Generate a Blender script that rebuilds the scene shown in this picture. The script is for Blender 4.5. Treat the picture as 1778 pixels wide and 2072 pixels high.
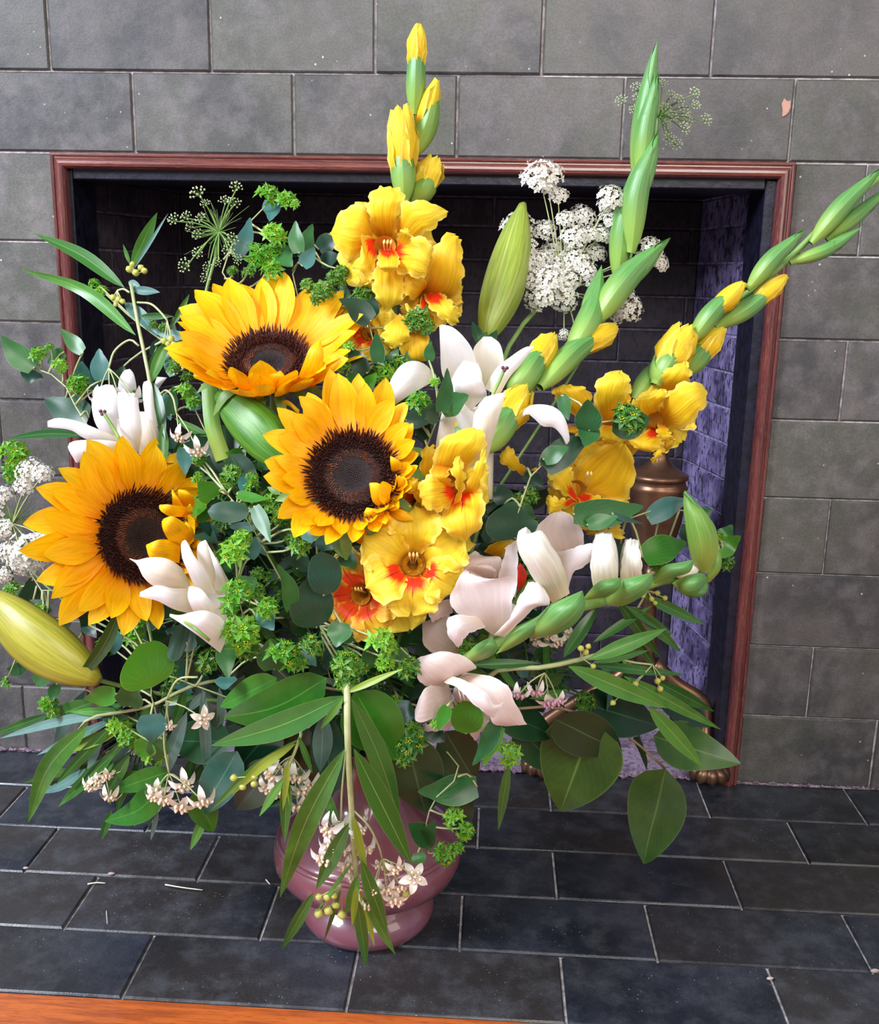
import bpy, math, random
import numpy as np
from mathutils import Vector, Matrix, noise
V = Vector
random.seed(7)
scene = bpy.context.scene
for o in list(bpy.data.objects):
    bpy.data.objects.remove(o, do_unlink=True)
COL = scene.collection

# ------------------------------------------------------------------ camera
CAM = V((0.55697, -1.29588, 0.68124)); YAW, PITCH, ROLL, FPX = 0.051411, -0.231791, 0.019887, 2023.46
RCAM = Matrix.Rotation(YAW, 3, 'Z') @ Matrix.Rotation(math.pi/2 + PITCH, 3, 'X') @ Matrix.Rotation(ROLL, 3, 'Z')
cd = bpy.data.cameras.new('camera'); cam = bpy.data.objects.new('camera', cd); COL.objects.link(cam)
cam.matrix_world = Matrix.Translation(CAM) @ RCAM.to_4x4()
cd.sensor_fit = 'HORIZONTAL'; cd.sensor_width = 36; cd.lens = 36*FPX/1778; cd.clip_start = 0.02
scene.camera = cam
scene.render.resolution_x = 1778; scene.render.resolution_y = 2072

# ------------------------------------------------------------------ light
scene.view_settings.view_transform = 'Standard'; scene.view_settings.look = 'None'
scene.view_settings.gamma = 1; scene.view_settings.use_curve_mapping = False
scene.view_settings.exposure = 0.3
w = bpy.data.worlds.new('world'); scene.world = w; w.use_nodes = True
w.node_tree.nodes['Background'].inputs[0].default_value = (0.80, 0.84, 1.0, 1)
w.node_tree.nodes['Background'].inputs[1].default_value = 0.32
def area(name, loc, target, sx, sy, power, col):
    l = bpy.data.lights.new(name, 'AREA'); l.shape = 'RECTANGLE'; l.size = sx; l.size_y = sy
    l.energy = power; l.color = col
    o = bpy.data.objects.new(name, l); COL.objects.link(o); o.location = loc
    o.rotation_euler = (V(target) - V(loc)).to_track_quat('-Z', 'Y').to_euler()
area('window_light_left', (-1.55, -1.75, 2.15), (0.45, -0.2, 0.4), 0.9, 1.3, 126, (0.82, 0.88, 1.0))
area('fill_light_front', (1.0, -3.2, 2.2), (0.5, 0.0, 0.45), 1.6, 1.2, 54, (1.0, 0.94, 0.86))  # added fill from the front, not a window
area('fill_light_right', (2.3, -1.7, 1.3), (0.8, 0.0, 0.5), 0.8, 1.2, 10, (1.0, 0.84, 0.68))  # added warm fill from the right, not a window

# ------------------------------------------------------------------ pixels to points on real planes
def ray(px, py):
    return RCAM @ V(((px-889)/FPX, -(py-1036)/FPX, -1.0))
def P(px, py, Y):
    d = ray(px, py); return CAM + d*((Y - CAM.y)/d.y)
def mpp(px, py, Y):
    return (Y - CAM.y)/ray(px, py).y/FPX
def YD(x, y):                      # depth of the bouquet's front surface
    return -0.37 - 0.16*max(0, 1 - ((x-720)/760)**2 - ((y-1180)/800)**2)
def PD(x, y, dy=0.0):
    return P(x, y, YD(x, y) + dy)

# ------------------------------------------------------------------ materials
def new_mat(name):
    m = bpy.data.materials.new(name); m.use_nodes = True
    nt = m.node_tree; nt.nodes.clear()
    return m, nt
class G:
    """tiny node-graph helper"""
    def __init__(s, name): s.m, s.nt = new_mat(name)
    def n(s, t, **k):
        nd = s.nt.nodes.new(t)
        for a, b in k.items():
            if a.startswith('i_'):
                key = a[2:]
                key = int(key) if key.isdigit() else key.replace('_', ' ')
                s.set(nd.inputs[key], b)
            else: setattr(nd, a, b)
        return nd
    def set(s, sock, b):
        if isinstance(b, bpy.types.NodeSocket): s.nt.links.new(b, sock)
        elif isinstance(b, bpy.types.Node): s.nt.links.new(b.outputs[0], sock)
        else: sock.default_value = b
    def math(s, op, a, b=0.0, c=0.0):
        nd = s.n('ShaderNodeMath', operation=op)
        s.set(nd.inputs[0], a); s.set(nd.inputs[1], b); s.set(nd.inputs[2], c); return nd.outputs[0]
    def map(s, x, a, b, c=0.0, d=1.0, smooth=True):
        nd = s.n('ShaderNodeMapRange'); nd.interpolation_type = 'SMOOTHSTEP' if smooth else 'LINEAR'
        for i, q in enumerate((x, a, b, c, d)): s.set(nd.inputs[i], q)
        return nd.outputs[0]
    def mix(s, f, a, b, mode='MIX'):
        nd = s.n('ShaderNodeMix', data_type='RGBA', blend_type=mode)
        s.set(nd.inputs[0], f); s.set(nd.inputs[6], a); s.set(nd.inputs[7], b); return nd.outputs[2]
    def noise(s, scale, detail=3, rough=0.55, vec=None, dist=0):
        nd = s.n('ShaderNodeTexNoise'); nd.inputs['Scale'].default_value = scale
        nd.inputs['Detail'].default_value = detail; nd.inputs['Roughness'].default_value = rough
        nd.inputs['Distortion'].default_value = dist
        if vec is not None: s.nt.links.new(vec, nd.inputs['Vector'])
        return nd.outputs[0]
    def obj(s, spread=37.0):
        tc = s.n('ShaderNodeTexCoord'); oi = s.n('ShaderNodeObjectInfo')
        v = s.n('ShaderNodeVectorMath', operation='SCALE'); v.inputs[0].default_value = (1, .7, .3)
        s.nt.links.new(s.math('MULTIPLY', oi.outputs['Random'], spread), v.inputs[3])
        a = s.n('ShaderNodeVectorMath', operation='ADD')
        s.nt.links.new(tc.outputs['Object'], a.inputs[0]); s.nt.links.new(v.outputs[0], a.inputs[1])
        s.rnd = oi.outputs['Random']; return a.outputs[0]
    def uv(s):
        tc = s.n('ShaderNodeTexCoord'); sp = s.n('ShaderNodeSeparateXYZ')
        s.nt.links.new(tc.outputs['UV'], sp.inputs[0]); return sp.outputs[0], sp.outputs[1]
    def comb(s, x, y, z=0.0):
        nd = s.n('ShaderNodeCombineXYZ')
        s.set(nd.inputs[0], x); s.set(nd.inputs[1], y); s.set(nd.inputs[2], z); return nd.outputs[0]
    def out(s, col, rough=0.5, bump=None, bstr=0.3, bdist=0.001, trans=0.0, tcol=None, metal=0.0, coat=0.0, spec=0.5, sss=0.0):
        b = s.n('ShaderNodeBsdfPrincipled'); s.set(b.inputs['Base Color'], col); s.set(b.inputs['Roughness'], rough)
        s.set(b.inputs['Metallic'], metal); s.set(b.inputs['Coat Weight'], coat); b.inputs['Coat Roughness'].default_value = 0.08
        b.inputs['Specular IOR Level'].default_value = spec
        if bump is not None:
            bn = s.n('ShaderNodeBump'); bn.inputs['Strength'].default_value = bstr; bn.inputs['Distance'].default_value = bdist
            s.set(bn.inputs['Height'], bump); s.nt.links.new(bn.outputs[0], b.inputs['Normal'])
        sh = b.outputs[0]
        if trans > 0:
            t = s.n('ShaderNodeBsdfTranslucent'); s.set(t.inputs[0], tcol if tcol is not None else col)
            mx = s.n('ShaderNodeMixShader'); mx.inputs[0].default_value = trans
            s.nt.links.new(sh, mx.inputs[1]); s.nt.links.new(t.outputs[0], mx.inputs[2]); sh = mx.outputs[0]
        o = s.n('ShaderNodeOutputMaterial'); s.nt.links.new(sh, o.inputs[0]); return s.m
def C4(c): return (c[0], c[1], c[2], 1)

def tile_mat(name, c1, c2, c3, rough, speck):
    g = G(name); v = g.obj()
    a = g.noise(9, 4, .6, v); b = g.noise(34, 4, .6, v); f = g.noise(420, 2, .5, v)
    col = g.mix(g.map(a, .34, .66), C4(c1), C4(c2))
    if 'hearth' in name: col = g.mix(g.map(g.math('ADD', g.noise(3, 2, .5, v), g.math('MULTIPLY', g.rnd, .25)), .52, .76, 0, .7), col, (.034, .028, .024, 1))
    if 'wall' in name: col = g.mix(g.map(g.noise(5, 2, .5, v), .42, .62, 0, .55), col, (.092, .096, .072, 1))
    col = g.mix(g.math('MULTIPLY', g.map(b, .40, .74), .62), col, C4(c3))
    br = g.math('ADD', g.math('MULTIPLY', g.rnd, .34), .83)
    col = g.mix(1.0, col, g.comb(br, br, br), 'MULTIPLY')
    ff = g.map(f, .3, .7, .86, 1.14); col = g.mix(1.0, col, g.comb(ff, ff, ff), 'MULTIPLY')
    vo = g.n('ShaderNodeTexVoronoi'); vo.inputs['Scale'].default_value = speck; g.nt.links.new(v, vo.inputs[0])
    sp = g.math('MULTIPLY', g.map(vo.outputs[0], .05, .09, 1, 0), g.map(g.noise(14, 2, .5, v), .5, .62))
    col = g.mix(g.math('MULTIPLY', sp, .8), col, (.62, .62, .64, 1))
    hgt = g.math('ADD', g.math('MULTIPLY', a, 1.0), g.math('MULTIPLY', f, .10))
    return g.out(col, g.map(b, .3, .7, rough-.06, rough+.1), hgt, .35, .004, spec=.5)
M = {}
M['tile_wall'] = tile_mat('wall_tile_slate', (.050, .050, .053), (.098, .090, .085), (.155, .138, .143), .46, 60)
M['tile_floor'] = tile_mat('hearth_tile_slate', (.011, .015, .022), (.028, .034, .049), (.068, .072, .084), .30, 170)
def mottled(name, c1, c2, scale=60, rough=.8, bstr=.5, bdist=.002, metal=0, coat=0, detail=4):
    g = G(name); v = g.obj(); a = g.noise(scale, detail, .6, v)
    return g.out(g.mix(g.map(a, .3, .7), C4(c1), C4(c2)), rough, a, bstr, bdist, metal=metal, coat=coat)
M['grout'] = mottled('grout_pale', (.26, .24, .24), (.66, .61, .62), 90, .9)
M['grout_dark'] = mottled('grout_sooty', (.03, .025, .04), (.11, .09, .14), 80, .9)
M['grout_purple'] = mottled('grout_lavender', (.10, .08, .16), (.36, .31, .50), 80, .9)
M['mortar'] = mottled('mortar_crumbly', (.12, .07, .10), (.32, .22, .30), 110, .95, 1, .006)
def brick_mat(name, c1, c2, dark, spots):
    g = G(name); v = g.obj()
    mp = g.n('ShaderNodeMapping'); mp.inputs['Scale'].default_value = (1, 1, .45); g.nt.links.new(v, mp.inputs[0])
    a = g.noise(22, 4, .65, v); b = g.noise(150, 3, .6, mp.outputs[0]); c = g.noise(46, 3, .6, mp.outputs[0])
    col = g.mix(g.map(a, .32, .68), C4(c1), C4(c2))
    bl = g.math('MAXIMUM', g.map(b, .55, .60), g.map(c, .55, .66))
    col = g.mix(g.math('MULTIPLY', bl, spots), col, C4(dark))
    return g.out(col, .75, b, .5, .002)
M['brick_side'] = brick_mat('firebrick_dusty_blue_cast', (.06, .045, .13), (.23, .19, .38), (.010, .008, .02), .92)  # pale dusting plus the bluish window cast, both put into the colour
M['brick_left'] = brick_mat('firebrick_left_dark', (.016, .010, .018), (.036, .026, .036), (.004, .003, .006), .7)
M['brick_back'] = brick_mat('firebrick_back_soot_shade', (.009, .006, .012), (.028, .020, .032), (.003, .002, .005), .7)  # soot plus light falloff at the back, both put into the colour
M['brick_floor'] = brick_mat('firebox_floor_brick', (.20, .14, .20), (.34, .26, .38), (.05, .03, .04), .6)
def wood(name, c1, c2, c3, sc, rough, coat):
    g = G(name); v = g.obj(5); mp = g.n('ShaderNodeMapping'); mp.inputs['Scale'].default_value = sc
    g.nt.links.new(v, mp.inputs[0]); a = g.noise(12, 5, .65, mp.outputs[0], .6); b = g.noise(60, 3, .6, mp.outputs[0])
    col = g.mix(g.map(a, .35, .65), C4(c1), C4(c2)); col = g.mix(g.map(b, .55, .7, 0, .7), col, C4(c3))
    return g.out(col, rough, b, .25, .001, coat=coat)
M['wood_floor'] = wood('orange_floorboard', (.55, .13, .025), (.33, .07, .018), (.14, .03, .012), (1, 14, 14), .3, .3)
M['trim_h'] = wood('mahogany_rail', (.19, .055, .04), (.10, .025, .025), (.34, .12, .05), (1, 16, 16), .25, .7)
M['trim_v'] = wood('mahogany_stile', (.17, .045, .04), (.09, .022, .024), (.34, .12, .05), (16, 16, 1), .25, .7)
M['iron'] = mottled('black_iron_surround', (.003, .003, .008), (.012, .012, .03), 60, .38, .4, .002)
M['brass'] = mottled('aged_brass', (.24, .125, .07), (.09, .045, .032), 14, .36, .2, .002, metal=.75)
M['plaster'] = mottled('exposed_terracotta_chip', (.55, .30, .22), (.42, .24, .2), 60, .9)
M['crumb'] = mottled('crumb_pale', (.5, .42, .38), (.35, .25, .22), 60, .9)
def vase_mat():
    g = G('pink_lustre_glaze'); v = g.obj(0); a = g.noise(6, 4, .6, v); b = g.noise(25, 3, .6, v)
    lw = g.n('ShaderNodeLayerWeight', i_0=.35)
    col = g.mix(g.map(a, .3, .7), (.215, .060, .070, 1), (.18, .062, .095, 1))
    col = g.mix(g.map(b, .55, .75, 0, .45), col, (.26, .13, .21, 1))
    return g.out(col, .34, a, .08, .002, coat=1.0)
M['vase'] = vase_mat()

def leaf_mat(name, c1, c2, mid=None, rough=.38, trans=.18, veins=.25, radial=False, back=None):
    g = G(name); v = g.obj(); u, t = g.uv(); x = g.math('ABSOLUTE', g.math('SUBTRACT', u, .5))
    a = g.noise(28, 3, .6, v)
    col = g.mix(g.map(g.math('ADD', g.math('MULTIPLY', a, .6), g.math('MULTIPLY', g.rnd, .4)), .3, .7), C4(c1), C4(c2))
    midc = C4(mid) if mid else C4([min(1, q*2.2+.05) for q in c2])
    if radial:
        ang = g.math('ARCTAN2', g.math('SUBTRACT', u, .5), g.math('ADD', t, .02))
        s = g.math('SINE', g.math('MULTIPLY', ang, 26)); vein = g.map(s, .93, 1.0)
        vein = g.math('MULTIPLY', vein, g.map(t, .0, .8, 1, .1))
    else:
        s = g.math('SINE', g.math('SUBTRACT', g.math('MULTIPLY', t, 70), g.math('MULTIPLY', x, 60)))
        vein = g.math('MULTIPLY', g.map(s, .8, 1.0), .5)
        m = g.map(x, .006, .026, 1, 0); vein = g.math('MAXIMUM', g.math('MULTIPLY', vein, veins), m)
    col = g.mix(g.math('MULTIPLY', vein, .75 if not radial else .30), col, midc)
    edge = g.map(x, .47, .5, 0, .45); col = g.mix(edge, col, midc)
    if back:
        ge = g.n('ShaderNodeNewGeometry'); col = g.mix(ge.outputs['Backfacing'], col, C4(back))
    return g.out(col, rough, vein, -.15, .0006, trans=trans, tcol=g.mix(1, col, (1.5, 1.7, .5, 1), 'MULTIPLY'))
M['leaf_lance'] = leaf_mat('narrow_leaf_green', (.035, .16, .022), (.10, .30, .05), (.36, .55, .20), .32, .2)
M['leaf_lance_dark'] = leaf_mat('narrow_leaf_deep_green', (.016, .085, .016), (.05, .17, .03), (.22, .38, .12), .30, .15)
M['leaf_lance_blue'] = leaf_mat('narrow_leaf_blue_green', (.07, .17, .15), (.15, .28, .25), (.28, .42, .38), .4, .1)
M['leaf_yellow'] = leaf_mat('young_leaf_lime', (.22, .34, .03), (.34, .46, .06), (.5, .6, .2), .4, .25)
M['leaf_round'] = leaf_mat('clasping_leaf_green', (.016, .085, .022), (.04, .15, .038), (.22, .40, .18), .36, .12, radial=True)
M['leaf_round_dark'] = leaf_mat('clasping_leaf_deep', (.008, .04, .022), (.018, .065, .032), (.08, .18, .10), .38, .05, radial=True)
M['leaf_round_blue'] = leaf_mat('clasping_leaf_glaucous', (.035, .13, .11), (.08, .22, .20), (.2, .4, .34), .4, .08, radial=True)
M['leaf_round_bright'] = leaf_mat('clasping_leaf_bright', (.035, .19, .012), (.09, .31, .025), (.35, .55, .15), .34, .15, radial=True)
M['leaf_broad'] = leaf_mat('broad_leaf_green', (.014, .10, .010), (.04, .18, .016), (.10, .26, .04), .26, .12, .06)
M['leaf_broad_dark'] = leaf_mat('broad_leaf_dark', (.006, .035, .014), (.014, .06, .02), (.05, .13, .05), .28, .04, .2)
M['leaf_salal'] = leaf_mat('salal_leaf', (.020, .080, .010), (.052, .14, .018), (.14, .26, .06), .40, .12, .22)
M['leaf_teal'] = leaf_mat('broad_leaf_teal', (.012, .10, .075), (.03, .16, .12), (.1, .26, .2), .28, .06, .15)
M['bract'] = leaf_mat('star_bract_green', (.06, .28, .012), (.20, .50, .04), (.35, .6, .10), .45, .2, .05)
M['bract_dark'] = leaf_mat('star_bract_dark_green', (.03, .14, .012), (.09, .28, .03), (.18, .38, .08), .45, .12, .05)
def plain(name, c1, c2=None, rough=.45, scale=80, trans=0, bstr=.15):
    g = G(name); v = g.obj(); a = g.noise(scale, 3, .6, v); c2 = c2 or c1
    return g.out(g.mix(g.map(a, .3, .7), C4(c1), C4(c2)), rough, a, bstr, .0008, trans=trans)
M['stem'] = plain('green_stem', (.14, .27, .06), (.22, .36, .10))
M['stem_pale'] = plain('pale_stem', (.34, .40, .17), (.46, .50, .26))
M['stem_brown'] = plain('brownish_stem', (.25, .16, .10), (.32, .26, .15))
M['stem_dark'] = plain('dark_stem', (.03, .09, .02), (.06, .15, .04))
M['floret_yellow'] = plain('tiny_yellow_florets', (.62, .58, .02), (.42, .50, .03))
M['bud_olive'] = plain('round_bud_olive', (.50, .46, .09), (.38, .42, .10))
M['sepal'] = plain('sunflower_sepal', (.12, .24, .04), (.20, .32, .07), trans=.1)
M['lace_white'] = plain('lace_white', (.86, .84, .80), (.70, .68, .58), .6, 400, .15)
M['lace_cream'] = plain('lace_cream', (.80, .68, .45), (.85, .82, .76), .6, 400, .15)
M['lace_green'] = plain('lace_green', (.30, .42, .16), (.62, .68, .48), .6, 300)
M['milk_cream'] = plain('milkweed_cream', (.80, .74, .60), (.86, .82, .76), .5, 200, .15)
M['milk_white'] = plain('milkweed_white', (.86, .84, .82), (.78, .72, .66), .5, 200, .15)
M['milk_crown'] = plain('milkweed_crown_peach', (.74, .50, .34), (.80, .66, .50), .5, 200)
M['milk_purple'] = plain('milkweed_crown_purple', (.40, .10, .24), (.74, .50, .60), .5, 500)
M['stigma'] = plain('dark_stigma', (.09, .015, .05), (.16, .03, .08), .4)
M['anther'] = plain('anther_yellow', (.85, .66, .14), (.90, .78, .35), .5, 100, .1)
M['disc_dark'] = plain('sunflower_disc_dark', (.010, .003, .003), (.02, .007, .006), .8, 200, 0, .6)
M['disc_fringe'] = plain('sunflower_fringe_maroon', (.085, .015, .007), (.040, .008, .006), .6, 300)
M['disc_ring'] = plain('sunflower_ring_rust', (.34, .10, .045), (.15, .04, .02), .6, 300)
M['disc_core'] = plain('sunflower_core_black', (.004, .002, .005), (.010, .004, .008), .5, 300)
def petal_mat(name, base, midc, tip, edge=None, rib=60, trans=.28, rough=.5, ribs=.4, b0=.05, b1=.45, pal=None, stk=(.86, 1.07)):
    g = G(name); v = g.obj(); u, t = g.uv(); x = g.math('ABSOLUTE', g.math('SUBTRACT', u, .5))
    col = g.mix(g.map(t, b0, b1), C4(base), C4(midc)); col = g.mix(g.map(t, .5, 1.0), col, C4(tip))
    if edge: col = g.mix(g.map(x, .34, .5, 0, .8), col, C4(edge))
    st = g.noise(1.0, 3, .6, g.comb(g.math('MULTIPLY', u, rib*.5), g.math('MULTIPLY', t, 2.5), g.math('MULTIPLY', g.rnd, 60)))
    k = g.map(st, .3, .7, *stk); col = g.mix(1, col, g.comb(k, k, k), 'MULTIPLY')
    if pal:   # throat blotch: red flame on the lower tepals
        r0, r1, bc, width = pal
        n = g.math('MULTIPLY', g.math('SUBTRACT', st, .5), .22)
        tt = g.math('ADD', g.math('ADD', t, n), g.math('MULTIPLY', x, .28))
        f = g.math('MULTIPLY', g.map(tt, r0-.12, r0), g.map(tt, r1-.08, r1+.08, 1, 0))
        f = g.math('MULTIPLY', f, g.map(x, width*.6, width, 1, 0))
        line = g.math('MULTIPLY', g.map(x, .008, .022, 1, 0), g.math('MULTIPLY', g.map(t, .2, .3), g.map(t, r1+.02, r1+.16, 1, 0)))
        col = g.mix(f, col, C4(bc)); col = g.mix(g.math('MULTIPLY', line, .8), col, (.42, .01, .02, 1))
    return g.out(col, rough, st, ribs, .0012, trans=trans, spec=.35)
M['sun_petal'] = petal_mat('sunflower_petal', (1, .34, .0), (1, .52, .0), (1, .62, .004), None, 22, .25, .5, .35)
M['glad_yellow'] = petal_mat('gladiolus_yellow', (.80, .38, .012), (.96, .66, .02), (.97, .76, .06), (.97, .80, .16), 40, .26, .5, .5, .1, .5)
M['glad_blotch'] = petal_mat('gladiolus_yellow_red_throat', (.66, .26, .01), (.95, .63, .02), (.97, .74, .06), (.97, .80, .16), 40, .26, .5, .5, .1, .5, ( .34, .56, (.95, .045, .008), .42))
M['glad_dark'] = petal_mat('gladiolus_yellow_amber', (.55, .18, .01), (.82, .42, .012), (.88, .52, .03), (.88, .6, .08), 40, .26, .5, .5, .1, .5, (.30, .60, (.85, .07, .012), .45))
M['glad_spot'] = petal_mat('gladiolus_yellow_red_base', (.85, .34, .01), (.96, .62, .02), (.97, .75, .06), (.97, .80, .16), 40, .26, .5, .5, .0, .35, (.08, .36, (.95, .045, .008), .46))
M['glad_amber'] = petal_mat('gladiolus_amber', (.72, .28, .01), (.93, .56, .014), (.94, .64, .03), (.94, .7, .1), 40, .26, .5, .5, .05, .5)
M['glad_white'] = petal_mat('gladiolus_white_blush', (.85, .72, .60), (.86, .76, .76), (.90, .82, .82), (.95, .90, .90), 30, .25, .45, .3, stk=(.95, 1.03))
M['glad_blush'] = petal_mat('gladiolus_blush_pink', (.76, .60, .50), (.82, .67, .62), (.86, .74, .71), (.92, .83, .82), 30, .25, .45, .3, stk=(.95, 1.03))
M['glad_cream'] = petal_mat('gladiolus_cream_white', (.86, .80, .52), (.93, .91, .80), (.95, .94, .88), None, 30, .2, .4, .4)
M['red_throat'] = plain('gladiolus_red_throat', (.75, .03, .01), (.55, .02, .01), .5)
M['glad_throat'] = plain('gladiolus_throat_gold', (.50, .22, .012), (.36, .13, .01), .5)
M['lily_white'] = petal_mat('lily_white', (.84, .80, .66), (.88, .86, .87), (.90, .88, .91), None, 14, .22, .4, .18, stk=(.95, 1.03))
M['lily_cream'] = petal_mat('lily_cream', (.78, .72, .50), (.84, .77, .66), (.88, .84, .80), None, 14, .22, .4, .18, stk=(.95, 1.03))
def budskin(name, c1, c2, c3, lobes, base=None):
    g = G(name); v = g.obj(); u, t = g.uv()
    st = g.noise(1.0, 3, .6, g.comb(g.math('MULTIPLY', u, 60), g.math('MULTIPLY', t, 3), 0.0))
    col = g.mix(g.map(st, .35, .65), C4(c1), C4(c2))
    s = g.math('SINE', g.math('MULTIPLY', u, lobes*6.2832)); col = g.mix(g.map(s, .8, 1.0, 0, .5), col, C4(c3))
    if base: col = g.mix(g.map(t, .05, .55, 1, 0), col, C4(base))
    return g.out(col, .38, st, .2, .001)
M['lily_bud'] = budskin('lily_bud_lime', (.19, .27, .025), (.31, .38, .055), (.46, .50, .15), 6)
M['lily_bud_green'] = budskin('lily_bud_green', (.05, .18, .012), (.10, .27, .025), (.03, .12, .01), 3)
M['lily_bud_gold'] = budskin('lily_bud_olive_gold', (.28, .27, .02), (.38, .36, .04), (.20, .17, .02), 3)
M['spathe'] = budskin('gladiolus_spathe_green', (.085, .25, .055), (.13, .32, .085), (.20, .40, .16), 3, (.30, .47, .09))
M['spathe_lime'] = budskin('gladiolus_spathe_lime', (.12, .27, .035), (.18, .34, .06), (.24, .42, .1), 3, (.34, .46, .08))
M['stem_glad'] = plain('gladiolus_stem', (.16, .33, .06), (.24, .42, .10))

# ------------------------------------------------------------------ geometry core
class MB:
    def __init__(s): s.v = []; s.f = []; s.uv = []
    def add(s, v, f, uv=None):
        o = len(s.v); s.v += [tuple(q) for q in v]; s.f += [tuple(i+o for i in q) for q in f]
        s.uv += list(uv) if uv is not None else [(0.5, 0.5)]*len(v)
        return s
def link(name, me, parent=None):
    o = bpy.data.objects.new(name, me); COL.objects.link(o)
    if parent: o.parent = parent
    return o
def origin_of(parent):
    o = V((0, 0, 0))
    while parent is not None:
        o += parent.location; parent = parent.parent
    return o
def mesh(name, mb, mat, smooth=True):
    me = bpy.data.meshes.new(name); me.from_pydata(mb.v, [], mb.f)
    me.materials.append(M[mat] if isinstance(mat, str) else mat)
    if smooth: me.polygons.foreach_set('use_smooth', [True]*len(me.polygons))
    uvl = me.uv_layers.new(name='UVMap')
    li = np.empty(len(me.loops), dtype=np.int32); me.loops.foreach_get('vertex_index', li)
    uvl.data.foreach_set('uv', np.array(mb.uv, dtype=np.float32)[li].ravel())
    me.update(); return me
def build(name, mb, mat, parent=None, smooth=True, kind=None, label=None):
    """one mesh object from world-space vertices, child of parent"""
    o0 = origin_of(parent)
    if o0.length > 0: mb.v = [(a-o0.x, b-o0.y, c-o0.z) for a, b, c in mb.v]
    o = link(name, mesh(name, mb, mat, smooth), parent)
    if kind: o['kind'] = kind
    if label: o['label'] = label
    return o
def thing(name, label, cat, loc, group=None):
    o = bpy.data.objects.new(name, None); COL.objects.link(o); o.location = loc; o.empty_display_size = .02
    o['label'] = label; o['category'] = cat
    if group: o['group'] = group
    return o
def spline(pts, n):
    """Catmull-Rom through pts -> n+1 samples"""
    p = [V(q) for q in pts]
    if len(p) == 2: return [p[0].lerp(p[1], i/n) for i in range(n+1)]
    L = [0]
    for i in range(1, len(p)): L.append(L[-1] + max(1e-6, (p[i]-p[i-1]).length))
    e = [p[0]*2-p[1]] + p + [p[-1]*2-p[-2]]; out = []
    for i in range(n+1):
        s = L[-1]*i/n; k = 0
        while k < len(p)-2 and s > L[k+1]: k += 1
        t = (s-L[k])/(L[k+1]-L[k]); a, b, c, d = e[k:k+4]
        out.append(.5*((2*b) + (c-a)*t + (2*a-5*b+4*c-d)*t*t + (3*b-a-3*c+d)*t**3))
    return out
def frames(C):
    T = []
    n = len(C)
    for i in range(n):
        t = C[min(i+1, n-1)] - C[max(i-1, 0)]
        T.append(t.normalized() if t.length > 1e-9 else V((0, 0, 1)))
    return T
def tube(mb, pts, r0, r1=None, n=6, seg=10, cap=True, rf=None):
    C = spline(pts, seg); T = frames(C); r1 = r0 if r1 is None else r1
    up = V((0.3, 0.5, 0.81)); X = (up - up.dot(T[0])*T[0]).normalized(); v = []; uv = []
    for i, c in enumerate(C):
        X = (X - X.dot(T[i])*T[i]).normalized(); Y = T[i].cross(X); t = i/seg
        r = rf(t) if rf else r0 + (r1-r0)*t
        for k in range(n):
            a = 2*math.pi*k/n; v.append(c + X*(r*math.cos(a)) + Y*(r*math.sin(a))); uv.append((k/n, t))
    f = [(i*n+k, i*n+(k+1) % n, (i+1)*n+(k+1) % n, (i+1)*n+k) for i in range(seg) for k in range(n)]
    if cap: f += [tuple(range(n-1, -1, -1)), tuple(seg*n+k for k in range(n))]
    return mb.add(v, f, uv)
LANCE = lambda t: max(0.02, math.sin(math.pi*min(1, t**.85))**.85)
def OVATE(t): return max(.03, (math.sin(math.pi*t**.72))**.75)
def ROUND(t): return max(.05, math.sqrt(max(0, 1-(2*t-1)**2))*.97)
def HEART(t):            # clasping leaf: broad base, blunt tip
    return max(.12, (max(0, 1-(t*1.0)**3.2))**.55*(.62+.38*math.sin(math.pi*min(1, t*1.25)))) if t < .999 else .06
def PETAL(t): return max(.06, (.34+.66*math.sin(math.pi*.5*min(1, t/.55)))*(1-max(0, (t-.48)/.52)**1.8)**.75) if t < .995 else .04
def TEPAL(t):            # gladiolus tepal: narrow claw, broad ruffled limb
    return max(.10, (.22+.78*min(1, max(0, (t-.12)/.45))**1.1)*(1-max(0, (t-.66)/.34)**2.4)**.5) if t < .99 else .14
def LILY(t): return max(.05, (.42+.58*math.sin(math.pi*.5*min(1, t/.5)))*(1-max(0, (t-.5)/.5)**1.7)**.8)
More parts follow.
